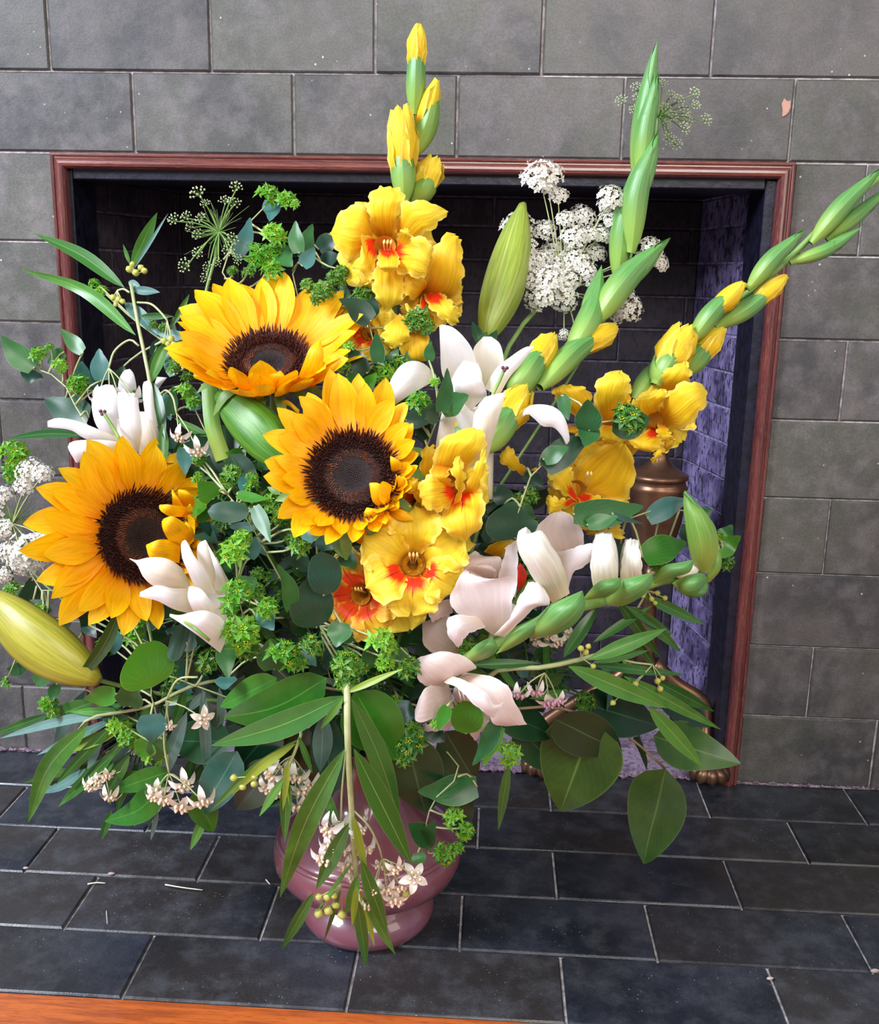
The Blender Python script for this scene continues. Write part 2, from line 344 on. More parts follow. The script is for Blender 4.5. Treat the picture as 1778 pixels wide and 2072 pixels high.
def blade(mb, ctrl, W, prof=LANCE, N=None, cup=0.0, fold=0.0, ruf=0.0, rfreq=4, twist=0.0, wav=0.0, nu=4, nv=10, seed=0, twist0=0.0, pleat=0.0):
    C = spline(ctrl, nv); T = frames(C); rs = random.Random(seed); ph = rs.random()*6.28; ph2 = rs.random()*6.28
    if N is None: N = CAM - C[nv//2]
    N = V(N).normalized(); v = []; uv = []; Lg = sum((C[i+1]-C[i]).length for i in range(nv))
    for i, c in enumerate(C):
        t = i/nv; Sd = N.cross(T[i])
        if Sd.length < 1e-4: Sd = V((1, 0, 0)).cross(T[i])
        Sd.normalize(); nr = T[i].cross(Sd)
        tw = twist0 + twist*t
        if tw: q = Matrix.Rotation(tw, 3, T[i]); Sd = q @ Sd; nr = q @ nr
        w = W*.5*prof(t); env = min(1, t*2.2)
        for k in range(nu+1):
            s = 2*k/nu - 1
            sd = 1 if s >= 0 else -1
            h = cup*w*s*s + fold*w*abs(s)
            if ruf:
                pz = ph if sd > 0 else ph2
                h += ruf*W*env*abs(s)**2*(math.sin(rfreq*6.28*t + pz) + .55*math.sin(rfreq*14.1*t + pz*2.3))
                if t > .7: h += ruf*W*((t-.7)/.3)*math.sin(s*4.5 + ph)*1.1
            if pleat: h += pleat*W*env*math.cos(s*9.4+ph)*(1-.5*abs(s))
            if wav: h += wav*W*math.sin(t*7+ph)*env
            wj = w*s*(1 + (ruf*.9*math.sin(rfreq*11*t+ph2+sd) if ruf else 0))
            v.append(c + Sd*wj + nr*h); uv.append((k/nu, t))
    m = nu+1
    f = [(i*m+k, i*m+k+1, (i+1)*m+k+1, (i+1)*m+k) for i in range(nv) for k in range(nu)]
    return mb.add(v, f, uv)
def lathe(mb, prof, c, n=48, axis=None, lobes=0, la=0.0, cap=True):
    A = V(axis).normalized() if axis else V((0, 0, 1)); X = A.orthogonal().normalized(); Y = A.cross(X); v = []; uv = []
    for i, (r, z) in enumerate(prof):
        for k in range(n):
            a = 2*math.pi*k/n; rr = r*(1+la*math.cos(lobes*a)); v.append(V(c) + A*z + X*(rr*math.cos(a)) + Y*(rr*math.sin(a)))
            uv.append((k/n, i/(len(prof)-1)))
    f = [(i*n+k, i*n+(k+1) % n, (i+1)*n+(k+1) % n, (i+1)*n+k) for i in range(len(prof)-1) for k in range(n)]
    if cap: f += [tuple(range(n-1, -1, -1)), tuple((len(prof)-1)*n+k for k in range(n))]
    return mb.add(v, f, uv)
def spindle(mb, a, b, w, peak=.42, n=12, seg=12, lobes=0, la=0.0, bend=V((0, 0, 0)), p=.8, tipr=.02):
    a, b = V(a), V(b); mid = a.lerp(b, .5) + bend
    def rf(t):
        s = t**(math.log(.5)/math.log(peak)); return max(tipr*w, w*.5*max(0, math.sin(math.pi*s))**p)
    C = spline([a, mid, b], seg); T = frames(C); X = T[0].orthogonal().normalized(); v = []; uv = []
    for i, c in enumerate(C):
        X = (X - X.dot(T[i])*T[i]).normalized(); Y = T[i].cross(X); t = i/seg; r = rf(t)
        for k in range(n):
            an = 2*math.pi*k/n; rr = r*(1+la*math.cos(lobes*an)); v.append(c + X*(rr*math.cos(an)) + Y*(rr*math.sin(an))); uv.append((k/n, t))
    f = [(i*n+k, i*n+(k+1) % n, (i+1)*n+(k+1) % n, (i+1)*n+k) for i in range(seg) for k in range(n)]
    f += [tuple(range(n-1, -1, -1)), tuple(seg*n+k for k in range(n))]
    return mb.add(v, f, uv)
def box(mb, x0, x1, y0, y1, z0, z1, bev=0.0, jit=0.0, rs=random):
    """box whose front (min y) or top edges are chamfered"""
    v = []; b = bev
    for (sy, ins) in ((y1, 0), (y0+b, 0), (y0, b)):
        for (x, z) in ((x0+ins, z0+ins), (x1-ins, z0+ins), (x1-ins, z1-ins), (x0+ins, z1-ins)):
            v.append([x, sy, z])
    if jit:
        for i in range(4):
            d = rs.uniform(-jit, jit); v[4+i][1] += d; v[8+i][1] += d
    f = [(3, 2, 1, 0), (8, 9, 10, 11)]
    for l in (0, 4):
        for k in range(4): f.append((l+k, l+(k+1) % 4, l+4+(k+1) % 4, l+4+k))
    return mb.add(v, f)

# ------------------------------------------------------------------ wall of tiles
def struct(name, mb, mat, parent=None, smooth=False):
    o = build(name, mb, mat, parent, smooth)
    if not parent: o['kind'] = 'structure'
    return o
OX0, OX1, OZ = -0.006, 0.912, 0.8225         # outer edge of the mahogany frame
wb = MB()
box(wb, -0.75, OX0+.004, .0025, .30, -.06, 1.32); box(wb, OX1-.004, 1.75, .0025, .30, -.06, 1.32); box(wb, OX0+.004, OX1-.004, .0025, .30, OZ-.004, 1.32)
wall = struct('wall_back', wb, 'grout')
rt = random.Random(3)
TZ = .102
def put_tile(x0, x1, z0, z1):
    g = .0012
    x0 += g+rt.uniform(-.0004, .0006); x1 -= g+rt.uniform(-.0004, .0006); z0 += g; z1 -= g
    if x1-x0 < .01: return
    m = MB(); d = rt.uniform(-.0012, .0012)
    box(m, x0, x1, -.0018+d, .02, z0, z1, .0018, .0006, rt)
    return build('tile', m, 'tile_wall', wall, False)
chip_tile = None
for k in range(0, 13):
    z0, z1 = k*TZ, (k+1)*TZ
    if k >= 8:
        if k == 8: z0 = OZ+.0005
        js = [(.1008 if k % 2 == 0 else .0)+.2008*i for i in range(-4, 9)]
        for a, b in zip(js, js[1:]):
            t = put_tile(a, b, z0, z1)
            if k == 8 and a < .8 < b: chip_tile = t
    else:
        j = ([-.701, -.501, -.300, -.0995] if k % 2 == 0 else [-.601, -.4, -.2]) + [OX0+.001]
        for a, b in zip(j, j[1:]): put_tile(a, b, z0, z1 if k < 7 else OZ)
        j = [OX1-.001] + ([1.095, 1.296, 1.497, 1.698] if k % 2 == 0 else [.999, 1.2, 1.4, 1.6])
        for a, b in zip(j, j[1:]): put_tile(a, b, z0, z1 if k < 7 else OZ)
cm = MB(); cc = P(1590, 217, -.0040); v = [cc]
for i in range(9):
    a = 2*math.pi*i/9; r = .0085*(1+.3*math.sin(i*2.3))
    v.append(cc + V((min(.0075, r*.62*math.cos(a)), 0, r*1.15*math.sin(a))))
v += [q + V((0, .004, 0)) for q in v[1:]]
cm.add(v, [(0, 1+(i+1) % 9, 1+i) for i in range(9)] + [(1+i, 1+(i+1) % 9, 10+(i+1) % 9, 10+i) for i in range(9)])
build('chip', cm, 'plaster', chip_tile, False, label='chipped corner showing pale terracotta')

# hearth floor of tiles and the boards in front of it
fb = MB(); FP = .0972; FY = -5*FP
box(fb, -.75, 1.75, FY, .0025, -.06, -.0035); floor = struct('floor', fb, 'grout')
def put_floor(x0, x1, y0, y1):
    m = MB(); g = .0013; d = rt.uniform(-.0008, .0006)
    x0 += g; x1 -= g; y0 += g; y1 -= g; b = .0018
    v = []
    for (z, i) in ((-.02, 0), (-b+d, 0), (d, b)):
        for (x, y) in ((x0+i, y0+i), (x1-i, y0+i), (x1-i, y1-i), (x0+i, y1-i)): v.append((x, y, z + rt.uniform(-.0003, .0003)))
    f = [(3, 2, 1, 0), (8, 9, 10, 11)]
    for l in (0, 4):
        for k in range(4): f.append((l+k, l+(k+1) % 4, l+4+(k+1) % 4, l+4+k))
    m.add(v, f); build('tile', m, 'tile_floor', floor, False)
FJ = {4: [-.62, -.41, -.2, .01, .2185, .4355, .6445, .855, 1.065, 1.275, 1.485, 1.7], 3: [-.51, -.3, -.09, .1195, .33, .54, .7445, .962, 1.17, 1.38, 1.59],
      2: [-.6, -.39, -.18, .031, .2345, .44, .647, .853, 1.06, 1.27, 1.48, 1.7], 1: [-.49, -.28, -.055, .14, .345, .555, .755, .956, 1.16, 1.37, 1.6],
      0: [-.6, -.39, -.17, .04, .24, .445, .65, .858, 1.06, 1.27, 1.48, 1.7]}
for j, js in FJ.items():
    for a, b in zip(js, js[1:]): put_floor(a, b, -(j+1)*FP, -j*FP)
wf = MB(); box(wf, -.75, 1.75, -1.3, FY, -.06, -.012)
wfl = struct('floor', wf, 'wood_floor')
wfl['label'] = 'orange varnished floorboards in front of the hearth'
for i in range(6):
    m = MB(); y1 = FY - .002 - i*.12; y0 = y1-.118
    v = [(-.75, y0, -.0115), (1.75, y0, -.0115), (1.75, y1, -.0115), (-.75, y1, -.0115), (-.75, y0+.001, .001), (1.75, y0+.001, .001), (1.75, y1-.001, .001), (-.75, y1-.001, .001)]
    m.add(v, [(3, 2, 1, 0), (4, 5, 6, 7)] + [(k, (k+1) % 4, 4+(k+1) % 4, 4+k) for k in range(4)]); build('floorboard', m, 'wood_floor', wfl, False)
# crumbling mortar line between hearth and wall
mm = MB(); rm = random.Random(5)
def crumbs(x0, x1, y, z, n, s):
    for i in range(n):
        c = V((x0+(x1-x0)*(i+rm.random())/n, y+rm.uniform(-.003, .003), z)); r = s*rm.uniform(.5, 1.3)
        v = [c + V((r*rm.uniform(.7, 1.6)*dx, r*.8*dy, r*rm.uniform(.5, 1)*dz)) for dx, dy, dz in ((1, 0, 0), (0, 1, 0), (-1, 0, 0), (0, -1, 0), (0, 0, 1), (0, 0, -1))]
        mm.add(v, [(0, 1, 4), (1, 2, 4), (2, 3, 4), (3, 0, 4), (1, 0, 5), (2, 1, 5), (3, 2, 5), (0, 3, 5)])
crumbs(-.14, 0, -.003, .003, 45, .004); crumbs(.91, 1.15, -.003, .002, 60, .0028); crumbs(.0, .9, -.001, .004, 200, .0055)
mo = build('mortar_joint', mm, 'mortar', floor, False, kind='stuff')

# ------------------------------------------------------------------ frame of the opening
def extrude(name, prof, p0, p1, A, B, mat, miter0, miter1):
    """profile (a,b) swept from p0 to p1; a along A (towards the opening), b along B; mitred ends"""
    m = MB(); d = (p1-p0).normalized(); v = []
    for (pp, mi) in ((p0, miter0), (p1, miter1)):
        for a, b in prof: v.append(pp + A*a + B*b + d*(a*mi))
    n = len(prof); m.add(v, [(k, (k+1) % n, n+(k+1) % n, n+k) for k in range(n)] + [tuple(range(n-1, -1, -1)), tuple(range(n, 2*n))])
    return struct(name, m, mat, None, False)
F = V((0, -1, 0))
PR = [(0, -.004), (0, .006), (.001, .0085), (.003, .0095), (.0045, .0085), (.005, .0070), (.0065, .0072), (.008, .0100), (.0105, .0122), (.0135, .0128), (.0165, .0115), (.0185, .0085), (.0195, .004), (.0195, -.004)]
extrude('trim_1', PR, V((OX0, 0, OZ)), V((OX1, 0, OZ)), V((0, 0, -1)), F, 'trim_h', 1, -1)['label'] = 'mahogany moulding along the top of the fireplace opening'
extrude('trim_2', PR, V((OX0, 0, .0)), V((OX0, 0, OZ)), V((1, 0, 0)), F, 'trim_v', 0, -1)['label'] = 'mahogany moulding on the left of the fireplace opening'
extrude('trim_3', PR, V((OX1, 0, .0)), V((OX1, 0, OZ)), V((-1, 0, 0)), F, 'trim_v', 0, -1)['label'] = 'mahogany moulding on the right of the fireplace opening'
IX0, IX1, IZ = OX0+.0195, OX1-.0195, OZ-.0195
def iron(name, x0, x1, z0, z1, y0, y1, lab):
    m = MB(); box(m, x0, x1, y0, y1, z0, z1, .0015); o = struct(name, m, 'iron'); o['label'] = lab
iron('trim_4', IX0-.019, IX0+.004, 0, IZ, .0015, .075, 'black iron reveal on the left inside the moulding')
iron('trim_5', IX1-.012, IX1+.019, 0, IZ, .0015, .085, 'black iron reveal on the right inside the moulding')
iron('trim_6', IX0+.0045, IX1-.0125, IZ-.012, IZ+.019, .0015, .080, 'black iron lintel under the top moulding')

# ------------------------------------------------------------------ firebox of bricks
def brick_wall(name, a, b, z1, mat, bl, bh, off):
    """a->b along the floor, bricks face to the left of a->b (towards the room)"""
    a, b = V(a), V(b); d = (b-a); L = d.length; d.normalize(); nrm = V((0, 0, 1)).cross(d) * -1
    if nrm.dot(V((.45, -1.2, 0)) - a) < 0: nrm = -nrm
    up = V((0, 0, 1))
    m = MB(); v = [a-nrm*.0025-d*.001, b-nrm*.0025+d*.02, b-nrm*.0025+d*.02+up*(z1+.04), a-nrm*.0025-d*.001+up*(z1+.04)]; v += [q-nrm*.03 for q in v]
    m.add(v, [(0, 1, 2, 3), (7, 6, 5, 4)] + [(4+k, 4+(k+1) % 4, (k+1) % 4, k) for k in range(4)])
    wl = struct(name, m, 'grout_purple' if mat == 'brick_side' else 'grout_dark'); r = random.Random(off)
    k = 0; z = 0.0
    while z < z1-.01:
        s = -(bl*.5 if k % 2 else 0) - off*.01
        while s < L:
            x0, x1 = max(0, s)+.0012, min(L, s+bl)-.0012
            if x1-x0 > .008:
                m = MB(); pr = r.uniform(-.001, .0015); v = []
                for (h, i) in ((-.012, 0), (pr-.0018, 0), (pr, .0022)):
                    for (s_, z_) in ((x0+i, z+.0015+i), (x1-i, z+.0015+i), (x1-i, min(z1, z+bh)-.0015-i), (x0+i, min(z1, z+bh)-.0015-i)):
                        v.append(a + d*s_ + up*z_ + nrm*(h + r.uniform(-.0004, .0004)))
                f = [(3, 2, 1, 0), (8, 9, 10, 11)]
                for l in (0, 4):
                    for q in range(4): f.append((l+q, l+(q+1) % 4, l+4+(q+1) % 4, l+4+q))
                m.add(v, f); build('brick', m, mat, wl, False)
            s += bl
        z += bh; k += 1
    return wl
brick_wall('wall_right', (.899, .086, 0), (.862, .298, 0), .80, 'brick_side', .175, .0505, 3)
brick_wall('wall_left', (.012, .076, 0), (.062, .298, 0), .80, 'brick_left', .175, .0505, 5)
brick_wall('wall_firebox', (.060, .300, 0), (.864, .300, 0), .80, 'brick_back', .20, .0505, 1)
m = MB(); box(m, -.01, .92, .079, .33, .801, .83); struct('ceiling', m, 'iron')
m = MB(); box(m, OX0+.004, OX1-.004, .0025, .30, -.05, -.001); ff = struct('floor', m, 'grout_dark'); ff['label'] = 'purple brick floor inside the firebox'
r = random.Random(9)
for j in range(4):
    y0 = .006 + j*.073; x = .016 - (.06 if j % 2 else 0)
    while x < .895:
        a, b = max(.016, x), min(.895, x+.12)
        if b-a > .02:
            xr = .899 - (y0+.07-.08)*.17 if y0+.07 > .08 else .899
            b = min(b, xr-.012); a = max(a, .014+max(0, y0+.07-.075)*.24+.004)
            m = MB(); z = .004+r.uniform(0, .002)
            v = [(a+.001, y0, -.0009), (b-.001, y0, -.0009), (b-.001, y0+.071, -.0009), (a+.001, y0+.071, -.0009), (a+.003, y0+.002, z), (b-.003, y0+.002, z), (b-.003, y0+.069, z), (a+.003, y0+.069, z)]
            if b-a > .01: m.add(v, [(3, 2, 1, 0), (4, 5, 6, 7)] + [(k, (k+1) % 4, 4+(k+1) % 4, 4+k) for k in range(4)]); build('brick', m, 'brick_floor', ff, False)
        x += .12

# ------------------------------------------------------------------ vase
VX, VY = .438, -.340
vase = thing('vase', 'pink and mauve glazed ceramic vase with round belly standing on the dark hearth', 'vase', (VX, VY, 0))
vp = [(.050, .0005), (.058, .001), (.0655, .004), (.0705, .010), (.0720, .017), (.0700, .025), (.0640, .033), (.0575, .0385), (.0560, .0415), (.0600, .045), (.0720, .050), (.0850, .057), (.0945, .066), (.0995, .077), (.1000, .088),
      (.0965, .0965), (.0930, .1000), (.0925, .1025), (.0890, .1055), (.0840, .1100), (.0740, .118), (.0620, .128), (.0500, .1395), (.0415, .151), (.0365, .163), (.0345, .176), (.0355, .190), (.0400, .202), (.0460, .210), (.0470, .2125), (.0450, .2130),
      (.0380, .202), (.0320, .190), (.0310, .176), (.0330, .163), (.0380, .151), (.047, .140), (.07, .120), (.085, .105), (.094, .088), (.09, .07), (.07, .055), (.02, .05)]
m = MB(); lathe(m, vp, (VX, VY, 0), 72); build('body', m, 'vase', vase)
m = MB(); ring = [(.0562, .0402), (.0590, .0425), (.0562, .0450)]
lathe(m, [(.0935, .0965), (.0968, .0985), (.0972, .1005), (.0945, .1025), (.0925, .1025)], (VX, VY, 0), 72); build('shoulder_ring', m, 'vase', vase)

# ------------------------------------------------------------------ andiron inside the firebox
AX, AY = .783, .045
and_ = thing('andiron', 'aged brass andiron with urn finial and clawed feet standing in the right of the firebox', 'andiron', (AX, AY, .006))
zc = P(1335, 965, AY).z
up_ = [(.0, zc+.075), (.010, zc+.072), (.0125, zc+.062), (.012, zc+.050), (.011, zc+.034), (.013, zc+.024), (.022, zc+.014), (.036, zc+.006), (.040, zc+.003), (.040, zc-.001), (.036, zc-.003), (.038, zc-.010), (.0405, zc-.013), (.0385, zc-.017), (.0385, zc-.02),
       (.037, zc-.024), (.0370, zc-.04), (.0355, zc-.06), (.031, zc-.080), (.024, zc-.100), (.015, zc-.115), (.011, zc-.122)]
up_[0] = (.002, zc+.075)
m = MB(); lathe(m, [(r_, z_) for r_, z_ in up_][::-1], (AX, AY, 0), 40); build('urn_finial', m, 'brass', and_)
m = MB(); lathe(m, [(.018, .15), (.012, .17), (.016, .19), (.012, .21), (.009, zc-.15), (.014, zc-.14), (.010, zc-.123)], (AX, AY, 0), 28); build('column', m, 'brass', and_)
for sx, ex in ((-1, .640), (1, .871)):
    m = MB(); x0 = AX + sx*.012
    tube(m, [V((x0, AY, .155)), V((AX+sx*.045, AY, .125)), V((AX+sx*.085, AY-.005, .10)), V((ex, AY-.018, .06)), V((ex, AY-.046, .030))], .011, .0085, 12, 18)
    lg = build('leg', m, 'brass', and_)
    m = MB()
    fc = V((ex, AY-.060, .018))
    for i in range(5):
        a = math.pi*(1.08+.84*i/4); d = V((math.cos(a)*.027, math.sin(a)*.022, 0))
        spindle(m, fc+V((0, .006, .012)), fc+d+V((0, 0, -.006)), .021, .6, 8, 6, bend=V((0, 0, .006)), p=.6)
    spindle(m, fc+V((0, .016, .004)), fc+V((0, -.012, .010)), .040, .5, 10, 8)
    build('paw_foot', m, 'brass', lg)

# fallen bits on the hearth
def bit(name, label, cat, pts, r, mat, group=None):
    m = MB(); tube(m, pts, r, r*.7, 5, 6); o = build(name, m, mat); o['label'] = label; o['category'] = cat
    if group: o['group'] = group
def FL(x, y, h=.002):
    d = ray(x, y); t = (h-CAM.z)/d.z; return CAM + d*t
bit('fallen_filament', 'longest pale filament fallen on the hearth tile left of the vase', 'petal debris', [FL(334, 1790), FL(370, 1796), FL(410, 1801)], .0009, 'lace_white', 'fallen pale filaments on the hearth')
bit('fallen_filament', 'short pale filament lying across the joint at the left end of the raised tile', 'petal debris', [FL(177, 1789), FL(195, 1786), FL(213, 1787)], .0009, 'lace_white', 'fallen pale filaments on the hearth')
bit('fallen_filament', 'thin upright filament on the tile nearest the lower left', 'petal debris', [FL(215, 1843), FL(216, 1856), FL(217, 1869)], .0005, 'lace_white', 'fallen pale filaments on the hearth')
bit('fallen_filament', 'tiny pale speck of filament beside the left of the vase', 'petal debris', [FL(538, 1780), FL(546, 1789)], .001, 'lace_white', 'fallen pale filaments on the hearth')
for (x, y, s, lb) in ((225, 1770, .0045, 'pale crumb in the joint above the second front tile'), (52, 1758, .0035, 'small pale crumb in the joint at far left'), (1770, 1967, .005, 'pinkish crumb at the right edge of the hearth'), (1558, 1982, .004, 'pinkish crumb beside the joint at lower right')):
    m = MB(); c = FL(x, y, .001); spindle(m, c+V((-s, 0, s*.2)), c+V((s, .001, s*.3)), s*.9, .45, 7, 5); o = build('crumb', m, 'crumb'); o['label'] = lb; o['category'] = 'crumb'; o['group'] = 'crumbs in the hearth joints'
# ------------------------------------------------------------------ flower kit
CR, CU, CT = RCAM.col[0].copy(), RCAM.col[1].copy(), RCAM.col[2].copy()
def CV(x, y, z): return (CR*x + CU*y + CT*z).normalized()
RS = random.Random(21)
def root(name, label, cat, group=None, mouth=None):
    a = RS.uniform(0, 6.28); q = .023*math.sqrt(RS.random()); jx, jy = q*math.cos(a), q*math.sin(a)
    t = thing(name, label, cat, (VX+jx*.7, VY+jy*.7, .056), group)
    t['_m'] = (VX+jx, VY+jy, .205); return t
def stem(t, pts, rpx, mat='stem', seg=26, n=7, bulge=.03, name='stem', r0=None):
    """pts: world points from near the vase to the flower"""
    m = MB(); a = V(t.location); mo = V(t['_m']); p0 = V(pts[0]); mid = mo.lerp(p0, .5) + V((0, bulge, .02))
    r = rpx*mpp(800, 1000, -.45)
    tube(m, [a, mo, mid] + [V(q) for q in pts], r*1.15 if r0 is None else r0, r*.8, n, seg); return build(name, m, mat, t)
def petal(parent, pts, wpx, mat, name='petal', N=None, **k):
    """pts [(x,y,dy)] in photo pixels with a depth offset from the bouquet surface"""
    C = [PD(p[0], p[1], p[2] if len(p) > 2 else 0) for p in pts]; m = MB()
    W = wpx*mpp(pts[0][0], pts[0][1], C[0].y)
    blade(m, C, W, N=(CV(*N) if N else None), **k); return build(name, m, mat, parent)
def leafL(parent, bx, by, tx, ty, w, mat, dy=0.0, dyt=None, bend=0.0, prof=LANCE, roll=0.0, nv=10, nu=4, fold=.25, sag=0, name='leaf', wav=.03, seed=0):
    dyt = dy if dyt is None else dyt
    mx, my = (bx+tx)/2, (by+ty)/2; dx, dyy = tx-bx, ty-by
    mx += -dyy*bend; my += dx*bend
    a, b, c = PD(bx, by, dy), PD(mx, my, (dy+dyt)/2 - sag), PD(tx, ty, dyt); m = MB()
    blade(m, [a, b, c], w*mpp(mx, my, b.y), prof, twist0=roll, twist=.5*math.sin(bx*1.7+ty), fold=fold, nu=nu, nv=nv, wav=wav, seed=seed or int(bx*7+by))
    return build(name, m, mat, parent)
def ltube(parent, pts, rpx, mat, name='stem', n=6, seg=10, taper=.8):
    C = [PD(*p) for p in pts]; m = MB(); r = rpx*mpp(pts[0][0], pts[0][1], C[0].y); tube(m, C, r, r*taper, n, seg); return build(name, m, mat, parent)

# ---- prototypes (shared meshes, unit size, facing +Z)
def proto_heads(seed, nst, spread=.62):
    rs = random.Random(seed); mb, mf = MB(), MB()
    for i in range(nst):
        if i == 0: th, ph = 0, 0
        else: th, ph = (.85 if i < 6 else 1.35)+rs.uniform(-.12, .12), i*2.4+rs.uniform(-.3, .3)
        d = V((math.sin(th)*math.cos(ph), math.sin(th)*math.sin(ph), math.cos(th))); c = d*spread; X = d.orthogonal().normalized(); Y = d.cross(X)
        for ring, (nb, L, W, el) in enumerate(((6, .60, .20, .10), (5, .36, .14, .75))):
            for k in range(nb):
                a = 2*math.pi*(k+rs.uniform(-.15, .15))/nb + ring*.5 + i; r = X*math.cos(a) + Y*math.sin(a); l = L*rs.uniform(.8, 1.2)
                e = el + rs.uniform(-.1, .25)
                blade(mb, [c + r*.03, c + r*l*.55*math.cos(e) + d*l*.5*math.sin(e), c + r*l*math.cos(e*.6) + d*l*math.sin(e*.8)], W*1.25, lambda t: max(.03, math.sin(math.pi*t**.7)**.8), N=d, nu=2, nv=3, fold=.35)
        for k in range(9):
            a = k*2.4; q = .035*math.sqrt(k); p = c + (X*math.cos(a)+Y*math.sin(a))*q*1.9 + d*.13; s = .045
            mf.add([p+X*s, p+Y*s, p-X*s, p-Y*s, p+d*s*1.2, p-d*.1], [(0, 1, 4), (1, 2, 4), (2, 3, 4), (3, 0, 4), (1, 0, 5), (2, 1, 5), (3, 2, 5), (0, 3, 5)])
        tube(mb, [V((0, 0, -.25)), d*spread*.5, c], .03, .03, 4, 2)
    return mb, mf
HEAD = []
for sd, ns in ((1, 6), (2, 8), (3, 5), (4, 7), (5, 4)):
    a, b = proto_heads(sd, ns, .62 if ns > 4 else .4)
    HEAD.append((mesh('flower_head', a, 'bract'), mesh('flower_head', a, 'bract_dark'), mesh('floret', b, 'floret_yellow')))
def orient(d, spin=0.0):
    return (V(d).to_track_quat('Z', 'Y').to_matrix() @ Matrix.Rotation(spin, 3, 'Z')).to_euler()
def place(name, me, parent, pos, s, eul):
    o = link(name, me, parent); o.location = V(pos) - origin_of(parent); o.scale = (s, s, s); o.rotation_euler = eul; return o
def head(parent, x, y, r, dy=0.0, dark=False, var=None, d=None, florets=True):
    p = PD(x, y, dy); v = HEAD[(int(x+y) % 4) if var is None else var]; s = r*1.2*mpp(x, y, p.y)
    d = CV(*d) if d else CV(RS.uniform(-.4, .4), RS.uniform(.1, .8), 1.0)
    o = place('flower_head', v[1 if dark else 0], parent, p - d*s*.55, s, orient(d, RS.uniform(0, 6)))
    if florets: f = link('floret', v[2], o); f['kind'] = 'stuff'
    return p
def proto_umbel(seed, n, green=False):
    rs = random.Random(seed); mb, mc = MB(), MB()
    for i in range(n):
        q = math.sqrt((i+.5)/n); a = i*2.39996; th = q*1.28
        d = V((math.sin(th)*math.cos(a), math.sin(th)*math.sin(a), math.cos(th)))
        p = d*(1.0+rs.uniform(-.12, .12)); p.z *= .75; X = d.orthogonal().normalized(); Y = d.cross(X)
        if green:
            s = .16; mb.add([p+X*s, p+Y*s, p-X*s, p-Y*s, p+d*s, p-d*s], [(0, 1, 4), (1, 2, 4), (2, 3, 4), (3, 0, 4), (1, 0, 5), (2, 1, 5), (3, 2, 5), (0, 3, 5)])
        else:
            sp = rs.uniform(0, 6)
            for k in range(5):
                b = sp + 1.2566*k; r = X*math.cos(b)+Y*math.sin(b); t = X*-math.sin(b)+Y*math.cos(b); L = .20*rs.uniform(.8, 1.25); e = d*rs.uniform(-.02, .09)
                mb.add([p+r*.01, p+r*L*.6+t*L*.42+e*.5, p+r*L*1.15+e, p+r*L*.6-t*L*.42+e*.5], [(0, 1, 2, 3)])
            s = .045; p2 = p + d*.05
            mb.add([p2+X*s, p2+Y*s, p2-X*s, p2-Y*s, p2+d*s], [(0, 1, 4), (1, 2, 4), (2, 3, 4), (3, 0, 4)])
        tube(mc, [V((0, 0, -.25)), p*.5 + V((0, 0, -.05)), p - d*.02], .022, .014, 3, 2, cap=False)
    if not green:
        for i in range(8):
            a = i*2.4; q = .10*math.sqrt(i); p = V((q*math.cos(a), q*math.sin(a), .74)); s = .05
            mc.add([p+V((s, 0, 0)), p+V((0, s, 0)), p-V((s, 0, 0)), p-V((0, s, 0)), p+V((0, 0, s*2))], [(0, 1, 4), (1, 2, 4), (2, 3, 4), (3, 0, 4)])
    return mb, mc
UMB = []
for sd in (1, 2, 3):
    a, b = proto_umbel(sd, 34); UMB.append((mesh('umbellet', a, 'lace_white', False), mesh('pedicel', b, 'lace_cream', False)))
a, b = proto_umbel(9, 15, True); UMG = (mesh('umbellet', a, 'lace_green', False), mesh('pedicel', b, 'stem', False))
def umbellet(parent, x, y, r, dy, d, green=False):
    v = UMG if green else UMB[int(x*3+y) % 3]; p = PD(x, y, dy); s = r*mpp(x, y, p.y)
    o = place('umbellet', v[0], parent, p - d*s*.4, s, orient(d, RS.uniform(0, 6))); o['kind'] = 'stuff'; c = link('pedicel', v[1], o); c['kind'] = 'stuff'; return p - d*s*.6
def proto_milk(seed, ref=.5):
    rs = random.Random(seed); mb, mc = MB(), MB(); Z = V((0, 0, 1))
    for k in range(5):
        a = 1.2566*k + rs.uniform(-.1, .1); r = V((math.cos(a), math.sin(a), 0))
        blade(mb, [r*.08, r*.55 + Z*.16*ref, r*.85 - Z*.25*ref, r*.98 - Z*(.65*ref) + Z*rs.uniform(0, .15)], .52, lambda t: max(.05, math.sin(math.pi*t**.75)**.8), N=Z, nu=2, nv=5, cup=.3)
        c = r*.28 + Z*.24; spindle(mc, c - Z*.16 + r*.02, c + Z*.24 + r*.06, .26, .5, 6, 5)
    spindle(mc, Z*.05, Z*.45, .22, .5, 6, 4); tube(mb, [Z*-.5, Z*0], .04, .04, 5, 1)
    return mb, mc
MLK = []
for sd, rf in ((1, .3), (2, 1.0), (3, .6)):
    a, b = proto_milk(sd, rf)
    MLK.append((mesh('flower', a, 'milk_cream'), mesh('flower', a, 'milk_white'), mesh('crown', b, 'milk_crown'), mesh('crown', b, 'milk_purple')))
bm_ = MB(); spindle(bm_, V((0, 0, -1)), V((0, 0, 1)), 1.7, .5, 10, 8, lobes=5, la=.06); BUD = mesh('bud', bm_, 'bud_olive')

